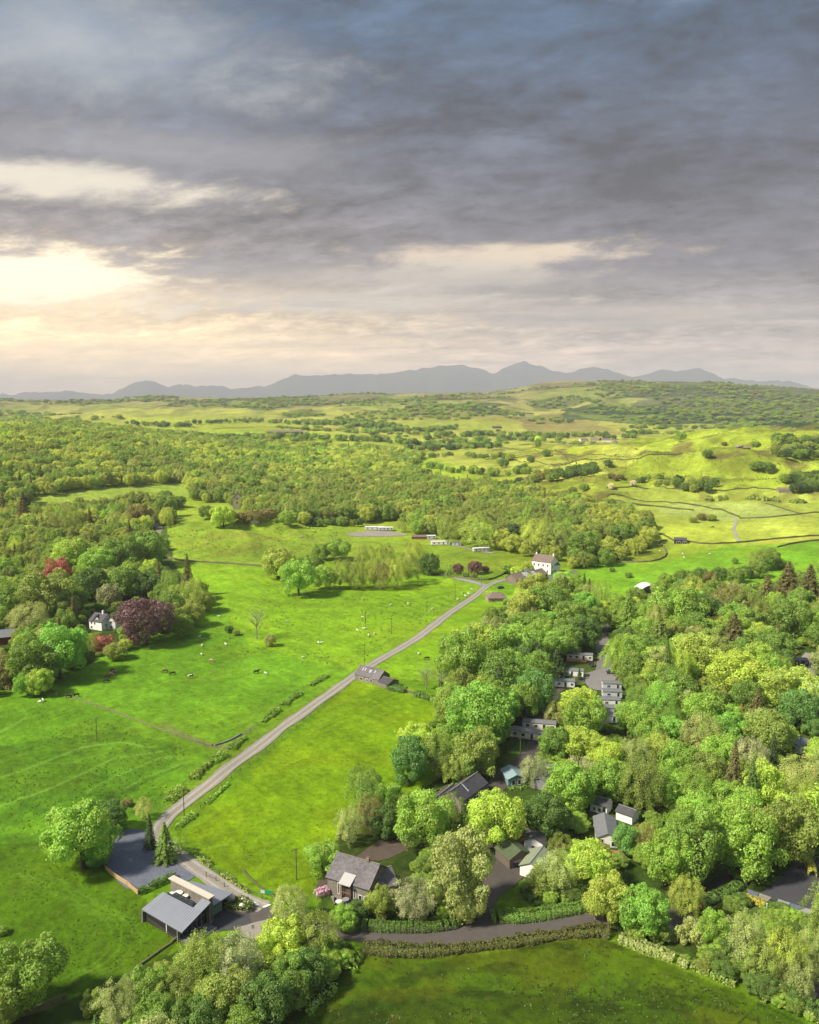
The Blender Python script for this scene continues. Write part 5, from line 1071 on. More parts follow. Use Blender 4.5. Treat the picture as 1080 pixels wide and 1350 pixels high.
# ------------------------------------------------------------------ dry-stone walls, fences, hedges
M_wall = mat('field_wall_stone', lin((146,144,100))/2.0, .95, .5, 1.3, bump=.05); M_wallm = mat('mossy_wall_stone', lin((118,124,72))/2.0, .95, .4, 1.0, bump=.05)
WALLDEF = []
def wall(pp, label, h=1.2, w=.7, m=None, name='stone_wall', cat='wall', group=None, step=2.2, sm=1):
    pts = densify(smoothline(px_line(pp), sm), step); n = len(pts); A = np.array(pts); Tn = np.gradient(A, axis=0); Tn /= np.linalg.norm(Tn, axis=1)[:, None]+1e-9; N = np.stack([-Tn[:, 1], Tn[:, 0]], 1)
    ph = rng.uniform(0, 99); V = []; F = []
    for i in range(n):
        jw = .8+.4*rng.rand(); hh = h*(.72+.5*float(vnoise(np.array([i*.5+ph]), np.array([ph]))[0])); off = (rng.rand()-.5)*.25
        zb = float(hgt(A[i, 0], A[i, 1]))
        for s, z in ((-w/2*jw, -.4), (-w/2*.8, hh*.9), (0, hh+.05), (w/2*.8, hh*.9), (w/2*jw, -.4)): V.append((A[i, 0]+N[i, 0]*(s+off), A[i, 1]+N[i, 1]*(s+off), zb+z))
    for i in range(n-1):
        for j in range(4): a = i*5+j; F.append((a, a+5, a+6, a+1))
    F.append((0,1,2,3,4)); F.append(tuple(range(n*5-1, n*5-6, -1)))
    return tag(mesh_obj(name, V, F, m or M_wall), label, cat, group)
wall([(220,736),(240,740),(275,742),(310,744),(345,747)], 'dark stone wall crossing the field below the knoll', 1.23, 0.8)
wall([(55,906),(90,918),(150,938),(200,958),(245,974),(280,983)], 'thin dark wall running from the left wood down to the lane', .55, .45)
wall([(283,983),(300,978),(318,968)], 'short pale stone wall where the cow field meets the lane', .5, .7, M_stone)
wall([(570,757),(600,762),(640,766),(655,762),(672,752)], 'stone wall along the top of the lane field', 1.3, .9)
wall([(512,906),(530,910),(548,916)], 'stone garden wall right of the small lane barn', 1.2, .6)
wall([(800,643),(850,643),(900,648),(960,646),(1030,646),(1080,645)], 'upper long wall over the right hand pastures', 1.23, 0.8, M_wallm)
wall([(800,655),(830,655),(870,662),(905,665),(930,668),(950,672),(975,682)], 'wall running down to the stream head', 1.23, 0.8, M_wallm)
wall([(790,660),(830,665),(870,668),(915,673)], 'short wall in the left of the right hand pastures', 1.4, .9, M_wallm)
wall([(975,684),(1010,683),(1040,680),(1080,676)], 'wall right of the stream head', 1.27, 0.8); wall([(1010,664),(1035,672),(1056,678)], 'faint wall beside the oval field', 1.0, .7, M_wallm)
wall([(905,714),(930,718),(975,716),(1010,712),(1045,709),(1080,707)], 'wall right of the black shed', 1.18, 0.8, M_wallm)
wall([(870,704),(880,708),(893,716)], 'short wall running up from the black shed', 1.2, .8, M_wallm)
wall([(1025,722),(1045,717),(1080,713)], 'short dark wall at the right edge of the pastures', 1.31, 0.8)
wall([(760,735),(790,740),(840,742),(865,740),(880,733),(876,722),(868,714),(880,713)], 'curving wall round the grassy bank below the middle wood', 1.18, 0.8)
wall([(770,785),(800,792),(822,792)], 'grey wall below the farm field', 1.27, 0.8); wall([(1000,797),(1020,798),(1040,797)], 'short wall glimpsed at the right hand wood edge', 1.23, 0.8)
wall([(640,606),(700,600),(760,601),(800,599),(840,593)], 'long thin wall across the far vale', 1.31, 0.8, M_wallm); wall([(620,590),(690,592),(740,596)], 'thin wall left of the far hamlet', 1.31, 0.8, M_wallm)
wall([(700,583),(760,587),(830,586)], 'thin wall in front of the far hamlet', 1.31, 0.8); wall([(745,613),(790,606),(850,602),(900,598)], 'wall climbing the right hand hill', 1.23, 0.8, M_wallm); wall([(735,596),(750,607),(760,612)], 'short wall between far fields', 1.23, 0.8, M_wallm)
wall([(640,600),(680,610),(740,612)], 'wall edging the scrubby slope left of the hedge row', 1.18, 0.8, M_wallm); wall([(280,566),(350,562),(420,566)], 'pale thin wall in the far left fields', 1.36, 0.8, M_wallm)
wall([(10,1345),(35,1338),(60,1330),(88,1318)], 'dark stone wall in the bottom left corner', 1.4, .7); wall([(165,1290),(195,1265),(220,1248),(236,1236)], 'rough stone wall running down from the cafe corner', .55, .5)
wall([(320,1148),(345,1172),(365,1186)], 'low tumbled wall beside the lane above the junction', .4, .5, M_wallm); wall([(560,1052),(590,1040),(612,1024)], 'stone wall behind the ribbed slate building', 1.2, .7, M_wallm)

def fence(pp, label, h=1.1, sp=3.0, rails=2, m=None, name='fence', group=None, board=False):
    pts = densify(px_line(pp), sp); e = empty(name, (pts[0][0], pts[0][1], float(hgt(*pts[0]))), 0, label, 'fence', group); z0 = e.location.z; m = m or M_pole
    pm = MB().box(-.07, .07, -.07, .07, -.3, h).build('post', m, e); me = pm.data
    for i, (x, y) in enumerate(pts):
        o = pm if i == 0 else bpy.data.objects.new('post', me)
        if i: COL.objects.link(o); o.parent = e
        o.location = (x-pts[0][0], y-pts[0][1], float(hgt(x, y))-z0)
    for (a, b) in zip(pts[:-1], pts[1:]):
        za, zb = float(hgt(*a))-z0, float(hgt(*b))-z0; a = Vector((a[0]-pts[0][0], a[1]-pts[0][1], za)); b = Vector((b[0]-pts[0][0], b[1]-pts[0][1], zb))
        if board:
            mb = MB(); mb.hexa([a+Vector((0,0,.05)), b+Vector((0,0,.05)), b+Vector((.04,.04,.05)), a+Vector((.04,.04,.05))], [a+Vector((0,0,h)), b+Vector((0,0,h)), b+Vector((.04,.04,h)), a+Vector((.04,.04,h))]); mb.build('fence_panel', m, e)
        else:
            mb = MB()
            for k in range(rails): z = h*(k+1)/(rails+.15); mb.cyl(a+Vector((0,0,z)), b+Vector((0,0,z)), .035, .035, 4)
            mb.build('rail', m, e)
    return e
fence([(139,1147),(152,1158),(168,1168),(182,1180)], 'new pale timber fence along the bottom edge of the car park', 1.2, 3.0, board=True, m=M_fence)
fence([(188,1212),(205,1222),(222,1235),(238,1244)], 'dark wire fence below the cafe wall', 1.0, 2.5)
fence([(193,1100),(199,1116),(212,1130),(228,1138),(244,1143)], 'low timber rail edging the tree island by the car park', .45, 2.2, 1, M_fence)
fence([(270,1140),(300,1160),(328,1178),(346,1186)], 'dark post and rail fence between the lane and the field', 1.2, 2.6)
fence([(272,1156),(285,1162),(296,1170)], 'dark fence behind the right wing of the cafe', 1.3, 1.8)
fence([(232,1095),(280,1050),(340,1000),(400,952),(462,904)], 'long post and wire fence on the right side of the lane', 1.1, 5.0)
fence([(205,1060),(260,1022),(320,972),(390,915),(455,878),(520,842)], 'long post and wire fence on the left side of the lane', 1.1, 5.0)
# telegraph poles
def pole(px, py, h, label, arm=True, r_=.14):
    x, y, z = P(px, py); e = empty('telegraph_pole', (x, y, z), R(20), label, 'pole', 'wooden poles carrying the line across the fields')
    MB().cyl((0,0,-.4),(0,0,h),r_,r_*.7,7).build('shaft', M_pole, e)
    if arm: MB().box(-.8,.8,-.05,.05,h-.5,h-.38).build('crossarm', M_pole, e)
for a in ((482,830,9,'pole in the sheep field left of the middle of the lane'), (481,876,9,'pole beside the small stone barn on the lane'), (280,716,9,'pole in the field below the knoll'), (128,977,8,'pole in the lower left field'), (563,812,8,'pole in the field near the upper lane'), (600,790,9,'pole nearest the bend at the head of the lane'), (635,772,8,'pole beside the copper purple trees'), (243,1078,8,'pole on the verge just above the gravel car park'), (391,1160,8,'pole on the field edge left of the big barn'), (686,996,6,'lamp pole on the bend beside the two static caravans'), (449,1140,8,'pole behind the left end of the big barn'), (516,836,8,'pole standing by the middle of the lane'), (594,1112,7,'pole in the yard left of the lime domed tree')): pole(*a)

def blob_leaves(pts, w, h, size, dens, rs, lump=.25):
    """leaf faces over a hedge body along a world polyline"""
    pts = densify(pts, 1.0); A = np.array(pts); L = len(A); C = []; N = []
    Tn = np.gradient(A, axis=0); Tn /= np.linalg.norm(Tn, axis=1)[:, None]+1e-9; Nn = np.stack([-Tn[:, 1], Tn[:, 0]], 1)
    n = int(L*dens); k = rs.randint(0, L, n); th = rs.uniform(-.25, math.pi+.25, n)
    jt = rs.uniform(-.5, .5, n); kk = k+jt; s = vnoise(kk*.31, k*0+3.)*2-1; s2 = vnoise(kk*.8+30, np.cos(th)*1.2+8.)*2-1; s3 = vnoise(kk*2.3+3, th*1.9)*2-1
    ww = w/2*(1+lump*s+lump*.6*s2+lump*.6*s3); hh = h*(1+lump*s2*.8+lump*s*.6+lump*.5*s3)
    rr = 1-np.abs(rs.normal(0, .09, n))
    ct = np.sign(np.cos(th))*np.abs(np.cos(th))**.6; stn = np.sign(np.sin(th))*np.abs(np.sin(th))**.6
    p = A[k]+Tn[k]*jt[:, None]+Nn[k]*(ct*ww*rr)[:, None]; z = hgt(p[:, 0], p[:, 1])+np.maximum(stn*hh*rr, .02)
    P3 = np.column_stack([p, z]); D3 = np.column_stack([Nn[k]*np.cos(th)[:, None], np.sin(th)])
    if lump > .3: keep = vnoise(k*.23+5, k*0+1.) > .30+.3*(lump-.3); P3, D3 = P3[keep], D3[keep]
    return P3, D3
def hedge(pp, w, h, col, label, dens=90, size=.36, lump=.25, name='hedge', cat='hedge', world=False, sm=1, flowers=None):
    pts = pp if world else px_line(pp); pts = smoothline(pts, sm); rs = np.random.RandomState(int(abs(pts[0][0])*7+abs(pts[0][1])) % 9999)
    C, D = blob_leaves(pts, w, h, size, dens*(w+2*h)/4, rs, lump); o0 = np.array([pts[0][0], pts[0][1], float(hgt(*pts[0]))])
    V = leaf_quads(C-o0, D, size, .6, rs); val = rs.uniform(.7, 1.3, len(C))
    if flowers: 
        fmask = (vnoise(C[:, 0]*.35, C[:, 1]*.35) > .66) & (rs.rand(len(C)) < flowers); val = np.where(fmask, 9, val)
    o = bpy.data.objects.new(name, quads_mesh(name, V, val, M_leaf)); COL.objects.link(o); o.location = o0; o.color = tuple(lin(COLS[col][0] if isinstance(col, str) else col)/LEAFDIV)+(1,)
    if flowers:
        me = o.data; me.materials.append(M_blossom); me.polygons.foreach_set('material_index', fmask.astype(np.int32))
        me.attributes['leaf'].data.foreach_set('value', np.where(fmask, 1, val).astype(np.float32))
    return tag(o, label, cat)

M_blossom = mat('white_blossom', (.62,.62,.56), .9, .2, 3)
hedge([(448,1222),(480,1224),(520,1227),(570,1227),(605,1221),(617,1206),(618,1192)], 2.6, 1.8, (92,126,34), 'clipped green hedge curving round the garden at the road bend', 300, .19, .10)
hedge([(650,1212),(690,1212),(730,1206),(775,1198)], 3.8, 1.7, (112,152,40), 'thick clipped hedge in front of the triangular lawn', 300, .19, .14)
hedge([(690,1172),(690,1180),(705,1192),(722,1202)], 1.4, 1.2, (78,110,36), 'dark inner hedge along the right side of the triangular lawn', 240, .2, .12)
hedge([(482,1252),(540,1256),(600,1254),(660,1246),(720,1236),(790,1228),(803,1232)], 3.6, 1.2, (104,108,48), 'rough brown green hedgerow along the near side of the road', 300, .22, .30)
hedge([(820,1240),(850,1252),(880,1262),(905,1272)], 2.6, 1.3, 'sage', 'flowering white hedgerow on the edge of the front field', 150, .3, .30, flowers=.5)
hedge([(915,1276),(950,1290),(985,1305),(1010,1318)], 2.2, 1.1, 'olive', 'thin gappy hedgerow along the lower right track', 120, .3, .4, flowers=.25)
hedge([(1035,1322),(1060,1334),(1100,1350)], 2.4, 1.2, 'sage', 'pale hedgerow in the bottom right corner', 130, .3, .4, flowers=.35)
hedge([(924,1194),(945,1184),(970,1172),(978,1162)], 2.8, 1.5, (98,138,36), 'clipped hedge along the dark drive', 280, .2, .1)
hedge([(984,1186),(995,1190),(1006,1195)], 1.6, 1.3, (178,172,30), 'bright yellow clipped hedge beside the parking bays', 150, .26, .1); hedge([(1066,1140),(1070,1148),(1071,1156)], 1.8, 1.8, (170,172,34), 'bright yellow hedge at the right edge by the park entrance', 150, .26, .1)
hedge([(1012,1196),(1035,1203),(1062,1212)], 1.8, 1.2, 'mid', 'low green hedge below the parking bays', 120, .28, .15); hedge([(1070,1130),(1100,1132)], 3, 2, 'deep', 'dark hedge at the right edge above the yellow hedge', 120, .3, .15)
hedge([(186,1178),(205,1169),(228,1158)], 1.5, 1.5, 'deep', 'trimmed dark hedge between the car park and the cafe', 130, .26, .08)
hedge([(560,1062),(585,1050),(610,1030)], 2.2, 1.6, 'mid', 'hedge along the far side of the ribbed slate building', 100, .34, .2)
hedge([(512,908),(540,914),(565,922),(590,930)], 3.0, 1.7, 'deep', 'dark hedge running right from the small lane barn', 90, .42, .35)
hedge([(282,1006),(310,984),(350,950),(392,916),(430,892)], 2.6, 1.0, 'mid', 'scrubby green bank on the left of the lane', 60, .42, .5); hedge([(222,1058),(246,1036),(280,1006)], 2.6, 1.3, 'olive', 'scrubby bank on the left of the lane near the car park', 60, .40, .6)
hedge([(236,1090),(262,1068),(300,1036)], 1.6, .8, 'fresh', 'grassy hedge bank on the right of the lower lane', 70, .36, .5); hedge([(255,1126),(290,1150),(330,1180)], 1.5, .7, 'olive', 'low brambles along the field side of the lower lane', 60, .34, .6)
hedge([(350,700),(360,712)], 2, 1, 'deep', 'tiny dark hedge on the knoll', 40, .5, .3) if False else None
hedge([(930,660),(960,658),(1000,659),(1040,661),(1060,664)], 7, 2.6, 'olive', 'straggling scrub row in the right hand pastures', 40, .9, .7, 'scrub_row', 'scrub')
hedge([(720,1024),(708,1002)], 1.6, 1.5, 'deep', 'dark hedge right of the site lane bend', 90, .34, .2); hedge([(425,1176),(437,1168)], 1.2, 1.0, 'deep', 'small hedge at the left end of the big barn', 90, .3, .2)
hedge([(418,1182),(424,1180),(430,1177)], 1.8, 1.4, (205,165,190), 'pink blossoming shrub by the left corner of the big barn', 120, .25, .2, 'flowering_shrub', 'shrub')
hedge([(290,745),(330,748)], 1, .6, 'mid', 'x', 10, .5, .3) if False else None
hedge([(400,1334),(420,1312),(450,1285),(470,1262)], 3.5, 1.0, 'fresh', 'rough fringe of tall weeds along the left side of the front field', 80, .34, .6, 'weed_fringe', 'weeds', flowers=.2)
hedge([(700,1034),(690,1040),(672,1042)], 1.2, .8, 'mid', 'low hedge in front of the pale blue cabin', 80, .3, .2)
hedge([(1,905),(30,912),(60,908)], 3, 1.2, 'brown', 'brown bramble fringe along the edge of the left wood', 50, .5, .6)
# ------------------------------------------------------------------ round planted bed with white lanterns, small things by the cafe
bx, by, bz = P(312, 1195)
bed = empty('planted_bed', (bx, by, bz+.12), R(-20), 'oval stone edged flower bed on the forecourt right of the cafe', 'flower bed')
mbk = MB(); pts_ = [(4.6*math.cos(2*math.pi*i/18), 2.5*math.sin(2*math.pi*i/18)) for i in range(18)]
mbk.hexa([(x, y, -.4) for x, y in pts_], [(x*.97, y*.97, .45) for x, y in pts_]); mbk.build('stone_edge', M_stoned, bed)
rs_ = np.random.RandomState(4); th = rs_.uniform(0, 6.283, 1500); rr_ = np.sqrt(rs_.rand(1500)); C_ = np.stack([rr_*4.3*np.cos(th), rr_*2.3*np.sin(th), .45+.45*rs_.rand(1500)*(.4+vnoise(rr_*4*np.cos(th), rr_*4*np.sin(th)))*2], 1)
o = bpy.data.objects.new('plants', quads_mesh('plants', leaf_quads(C_, np.tile([0, 0, 1.], (1500, 1)), .3, .8, rs_), rs_.uniform(.6, 1.4, 1500), M_leaf)); COL.objects.link(o); o.parent = bed; o.color = tuple(lin((110,150,50))/2.0)+(1,); o['kind'] = 'stuff'
o = bpy.data.objects.new('flowers', quads_mesh('flowers', leaf_quads(C_[:160]+np.array([0, 0, .2]), np.tile([0, 0, 1.], (160, 1)), .28, .5, rs_), rs_.uniform(.9, 1.1, 160), M_leaf)); COL.objects.link(o); o.parent = bed; o.color = (.45,.42,.12,1); o['kind'] = 'stuff'
for (px_, py_, r_, lb) in ((304,1191,1.05,'large white globe on the left of the flower bed'), (319,1200,.62,'small white globe at the front of the flower bed'), (320,1191,.42,'smallest white globe at the back of the flower bed')):
    x, y, z = P(px_, py_); g = MB().ball((0, 0, r_*.75), r_, 16, 10).build('white_globe', M_plastic, None, True); g.location = (x, y, z+.55); tag(g, lb, 'globe')
def sign_post(px, py, h, label, panel, m, w=1.0, name='signpost'):
    x, y, z = P(px, py); e = empty(name, (x, y, z), R(15), label, 'sign'); MB().cyl((0,0,-.3),(0,0,h),.06,.05,6).build('post', M_plastic, e); MB().box(-w/2,w/2,-.04,.04,h-panel,h).build('board', m, e); return e
sign_post(334,1240,3.6,'tall white signpost at the road junction',.9,M_plastic,.55); sp_ = sign_post(286,1197,1.5,'small white notice board between the cafe and the flower bed',1.0,M_plastic,1.0)
gx, gy, gz = P(352, 1180); e = empty('roadside_sign', (gx, gy, gz), R(-15), 'low green roadside board with a white panel beside the field wall', 'sign'); MB().box(-1.6,1.4,-.06,.06,.2,1.2).build('board', M_pgreen, e); MB().box(-1.5,-.5,-.075,-.062,.3,1.1).build('panel', M_plastic, e); MB().box(-1.5,-1.38,-.05,.05,-.2,.2).build('leg', M_pole, e); MB().box(1.2,1.32,-.05,.05,-.2,.2).build('leg', M_pole, e)
# blue parasol and garden table, patio furniture
x, y, z = P(580, 1180); e = empty('parasol', (x, y, z), 0, 'bright blue parasol half hidden by the tall pale tree at the bend', 'parasol'); MB().cyl((0,0,0),(0,0,2.5),.04).build('pole', M_plastic, e)
c_ = MB(); n = 8; [c_.poly([(0,0,2.7), (1.6*math.cos(2*math.pi*i/n),1.6*math.sin(2*math.pi*i/n),2.15), (1.6*math.cos(2*math.pi*(i+1)/n),1.6*math.sin(2*math.pi*(i+1)/n),2.15)]) for i in range(n)]; c_.build('canopy', M_blue, e)
def table(px, py, m, label, s=1.0):
    x, y, z = P(px, py); e = empty('garden_table', (x, y, z+.1), R(rng.uniform(0, 90)), label, 'table'); MB().cyl((0,0,.70*s),(0,0,.76*s),.8*s,.8*s,12).build('tabletop', m, e)
    for i in range(4): MB().cyl((.45*math.cos(i*1.57),.45*math.sin(i*1.57),0),(.45*math.cos(i*1.57),.45*math.sin(i*1.57),.7*s),.04).build('leg', M_grey, e)
table(559,1206,M_plastic,'white garden table behind the clipped hedge',1.3); table(447,1193,M_plastic,'white patio table in front of the big barn'); table(456,1190,M_grey,'grey patio table nearest the timber opening of the big barn')
def chair(px, py, rz, label, m=M_dark):
    x, y, z = P(px, py); e = empty('patio_chair', (x, y, z+.1), rz, label, 'chair', 'dark chairs on the barn patio'); MB().box(-.28,.28,-.28,.28,.4,.48).build('seat', m, e); MB().box(-.28,.28,.24,.30,.48,1.0).build('backrest', m, e)
    for sx in (-.25, .25):
        for sy in (-.25, .25): MB().box(sx-.03, sx+.03, sy-.03, sy+.03, 0, .4).build('leg', m, e)
for i, (px_, py_) in enumerate(((442,1190),(444,1197),(451,1196),(453,1186),(460,1194),(462,1188))): chair(px_, py_, i*1.1, ['dark chair left of the white patio table','dark chair in front of the white patio table','dark chair between the two patio tables','dark chair behind the grey patio table','dark chair in front of the grey patio table','dark chair right of the grey patio table'][i])
# cars
def car(px, py, rz, col, label, L=4.3):
    x, y, z = P(px, py); e = empty('parked_car', (x, y, z+.12), rz, label, 'car'); m = mat('car_paint', col, .25, .02, 1, spec=.7)
    prof = [(-L/2,.35),(-L/2+.05,.85),(-L/2+.9,.95),(-L/2+1.5,1.42),(L/2-1.3,1.46),(L/2-.3,.98),(L/2,.85),(L/2,.35)]
    w = .85; b_ = MB(); b_.hexa([(a, -w, c) for a, c in prof], [(a, w, c) for a, c in prof]); b_.build('body', m, e)
    g = MB(); g.hexa([(-L/2+1.0,-w-.01,.98),(L/2-.5,-w-.01,.98),(L/2-1.35,-w-.01,1.38),(-L/2+1.5,-w-.01,1.36)], [(-L/2+1.0,w+.01,.98),(L/2-.5,w+.01,.98),(L/2-1.35,w+.01,1.38),(-L/2+1.5,w+.01,1.36)]); g.build('window', M_glass, e)
    for sx in (-L/2+.8, L/2-.8):
        for sy in (-w, w):
            wh = MB().cyl((sx, sy-.1, .33), (sx, sy+.1, .33), .33, .33, 12).build('wheel', M_rub, e); MB().cyl((sx, sy-.12, .33), (sx, sy+.12, .33), .18, .18, 8).build('rim', M_lgrey, wh)
    for sy in (-.6, .6): MB().box(-L/2-.02, -L/2+.05, sy-.15, sy+.15, .6, .75).build('headlight', M_plastic, e)
car(780,878,R(95),(.02,.02,.03),'black car parked beside the cream caravan with a deck'); car(806,888,R(5),(.03,.05,.06),'dark car parked across the upper site lane'); car(752,774,R(30),(.6,.6,.6),'silver car in the farmyard'); car(741,760,R(80),(.1,.1,.12),'dark car beside the white farm annex'); car(660,776,R(20),(.03,.03,.04),'black car outside the pink bungalow')
car(716,930,R(10),(.7,.7,.7),'white car among the trees above the two static caravans'); car(706,934,R(60),(.65,.65,.65),'second white car among the trees above the two static caravans')
car(540,1104,R(60),(.55,.57,.6),'pale van-like car at the end of the barn yard',5.0)
# small pond beside the path
patch('pond', [(884,1240),(890,1224),(899,1222),(900,1238),(893,1246)], mat('pond_water', (.01,.012,.012), .05, .05, 1, spec=.8), .2)
x, y, z = P(925, 1196); e = empty('litter_bin', (x, y, z), 0, 'small red topped bin at the corner of the dark drive hedge', 'bin'); MB().cyl((0,0,0),(0,0,.9),.35,.35,8).build('body', mat('red_bin', (.3,.04,.02), .6, .05, 1), e); MB().cyl((0,0,.9),(0,0,1.05),.37,.3,8).build('lid', M_dark, e)
x, y, z = P(1011, 1199); e = empty('hook_up_post', (x, y, z), 0, 'pale green service post between the two parking bays', 'post'); MB().box(-.12,.12,-.12,.12,0,1.3).build('post', mat('mint_paint', (.3,.6,.45), .5, .05, 1), e); MB().box(-.16,.16,-.16,.16,1.3,1.4).build('cap', M_plastic, e)

# ------------------------------------------------------------------ cows and sheep (one continuous body each)
def beast_mesh(name, scale, m, graze, woolly=False):
    bm = bmesh.new(); sk = [((0,0,.95),.0)]
    V = [(-.75,0,1.02,.30),(-.25,0,.98,.36),(.35,0,1.0,.35),(.75,0,1.08,.26)]
    if graze: V += [(1.05,0,.85,.17),(1.28,0,.45,.13),(1.42,0,.20,.09)]
    else: V += [(1.05,0,1.32,.17),(1.28,0,1.42,.14),(1.55,0,1.30,.09)]
    E = [(i, i+1) for i in range(6)]
    for sx, root, kx in ((.68, 3, .04), (-.70, 0, -.12)):
        for sy in (-.2, .2):
            n = len(V); V += [(sx, sy, .78, .15), (sx+kx, sy*1.1, .42, .085), (sx, sy*1.1, .04, .07)]; E += [(root, n), (n, n+1), (n+1, n+2)]
    n = len(V); V += [(-1.0,0,1.0,.05),(-1.08,0,.5,.04)]; E += [(0, n), (n, n+1)]
    n = len(V)
    for sy in (-1, 1): V += [(V[5][0]-.08, sy*.22, V[5][2]+.10, .05)]; E += [(5, len(V)-1)]
    me = bpy.data.meshes.new(name); me.from_pydata([v[:3] for v in V], E, []); o = bpy.data.objects.new(name, me); COL.objects.link(o)
    md = o.modifiers.new('s', 'SKIN'); 
    for v, q in zip(me.skin_vertices[0].data, V): v.radius = (q[3]*(1.25 if woolly and q[3] > .2 else 1),)*2
    me.skin_vertices[0].data[1].use_root = True
    o.modifiers.new('u', 'SUBSURF').levels = 1
    dg = bpy.context.evaluated_depsgraph_get(); m2 = bpy.data.meshes.new_from_object(o.evaluated_get(dg)); bpy.data.objects.remove(o)
    m2.transform(Matrix.Scale(scale, 4)); m2.materials.clear(); m2.materials.append(m); m2.name = name
    m2.polygons.foreach_set('use_smooth', [True]*len(m2.polygons)); return m2
def patchy(name, a, b, lo=.48, hi=.52):
    m = bpy.data.materials.new(name); m.use_nodes = True; t = NT(m.node_tree); co = t.n('ShaderNodeTexCoord').outputs['Object']; nz = t.noise(co, 1.3, 2, .4)
    d = t.n('ShaderNodeBsdfPrincipled'); d.inputs['Roughness'].default_value = .9; t.l(t.mix(t.smooth(nz, lo, hi), a, b), d.inputs['Base Color']); o = t.n('ShaderNodeOutputMaterial'); t.l(d.outputs[0], o.inputs[0]); return m
cow_m = {'black': patchy('black_hide', (.012,.011,.011,1), (.02,.016,.014,1)), 'brown': patchy('brown_hide', (.10,.035,.02,1), (.16,.06,.03,1)), 'pied': patchy('pied_hide', (.015,.013,.012,1), (.6,.58,.54,1)), 'fawn': patchy('fawn_hide', (.38,.22,.14,1), (.5,.34,.24,1))}
beast = {(k, g): beast_mesh('cow', 1.12, m, g) for k, m in cow_m.items() for g in (0, 1)}
COWS = [(91,918,'black',1,'black cow grazing, left of the pair by the wall'),(101,917,'black',0,'black cow, right of the pair by the wall'),(140,898,'black',1,'lowest dark cow of the brown group near the wood'),(142,892,'brown',0,'brown cow left in the group near the wood'),(147,889,'fawn',1,'fawn cow in the middle of the group near the wood'),(149,884,'brown',1,'topmost dark brown cow of the group near the wood'),(151,886,'fawn',0,'fawn cow at the right of the group near the wood'),
 (218,885,'brown',1,'dark brown cow in the middle of the cow field'),(228,888,'black',1,'black cow grazing in the middle of the cow field'),(251,892,'pied',0,'black and white cow alone in the cow field'),(338,886,'black',0,'small black cow beside a white sheep near the lane field'),(279,871,'fawn',1,'pale fawn cow lying among the white sheep'),(563,868,'black',1,'black cow in the field right of the lane barn'),(940,694,'black',1,'lone black cow in the right hand pasture')]
for cx, cy, c, g, lb in COWS:
    x, y, z = P(cx, cy+2); o = bpy.data.objects.new('cow', beast[(c, g)]); COL.objects.link(o); o.location = (x, y, z); o.rotation_euler = (0, 0, rng.choice([0, math.pi])+rng.uniform(-.6, .6)); tag(o, lb, 'cow', 'cattle out on the pastures')
wool = patchy('wool', (.62,.60,.54,1), (.72,.70,.64,1)); sheep = [beast_mesh('sheep', .66, wool, g, True) for g in (0, 1)]
SH = [(263,840),(267,851),(298,850),(266,863),(289,813),(350,888),(379,820),(478,814),(480,829),(471,831),(486,838),(494,836),(420,848),(552,862),(424,848),(400,867),(57,924),(53,926),(515,798),(538,796),(570,803),(610,781),(618,783),(622,777),(614,786),(604,790),(478,790),(900,730),(902,735),(870,726),(690,765),(936,730)]
SHW = {0:'uppermost white sheep in the middle of the cow field',1:'second white sheep down in the middle of the cow field',2:'white sheep by itself below the lone bare tree',3:'lowest white sheep standing in the middle of the cow field',4:'white sheep near the edge of the left wood',5:'white sheep beside the small black cow'}
SHX = {6:'white sheep by itself halfway between the lone bare tree and the pasture clump',7:'sheep left of the pole in the sheep field',8:'sheep right beside the foot of the pole in the sheep field',9:'left sheep of the two below the pole in the sheep field',10:'right sheep of the two below the pole in the sheep field',13:'white sheep just above the black cow right of the lane barn',16:'left sheep of the pair in the lower left field',17:'right sheep of the pair in the lower left field',18:'sheep in the shade below the pasture clump',19:'sheep near the top of the long field under the clump',27:'left sheep of two below the black shed',28:'right sheep of two below the black shed',29:'sheep in the field right of the red brown shed',30:'sheep just behind the pink bungalow',31:'sheep at the head of the hedge row of bushes on the right',26:'sheep above the pole in the sheep field',15:'sheep left of the small stone lane barn',12:'left sheep of two in the middle of the sheep field',14:'right sheep of two in the middle of the sheep field',20:'sheep beside the middle of the upper lane',21:'lowest sheep of the flock at the head of the lane',22:'sheep at the right of the flock at the head of the lane',23:'topmost sheep of the flock at the head of the lane',24:'sheep nearest the lane in the flock at its head',25:'left sheep of the flock at the head of the lane',11:'sheep farther right than the pair below the pole'}
for i, (cx, cy) in enumerate(SH):
    x, y, z = P(cx, cy+1); o = bpy.data.objects.new('sheep', sheep[i % 2]); COL.objects.link(o); o.location = (x, y, z); o.scale = (1.15,)*3; o.rotation_euler = (0, 0, rng.uniform(0, 6.28))
    if i in SHW: lb = SHW[i]
    else: lb = SHX[i]
    tag(o, lb, 'sheep', 'white sheep dotted over the pastures')

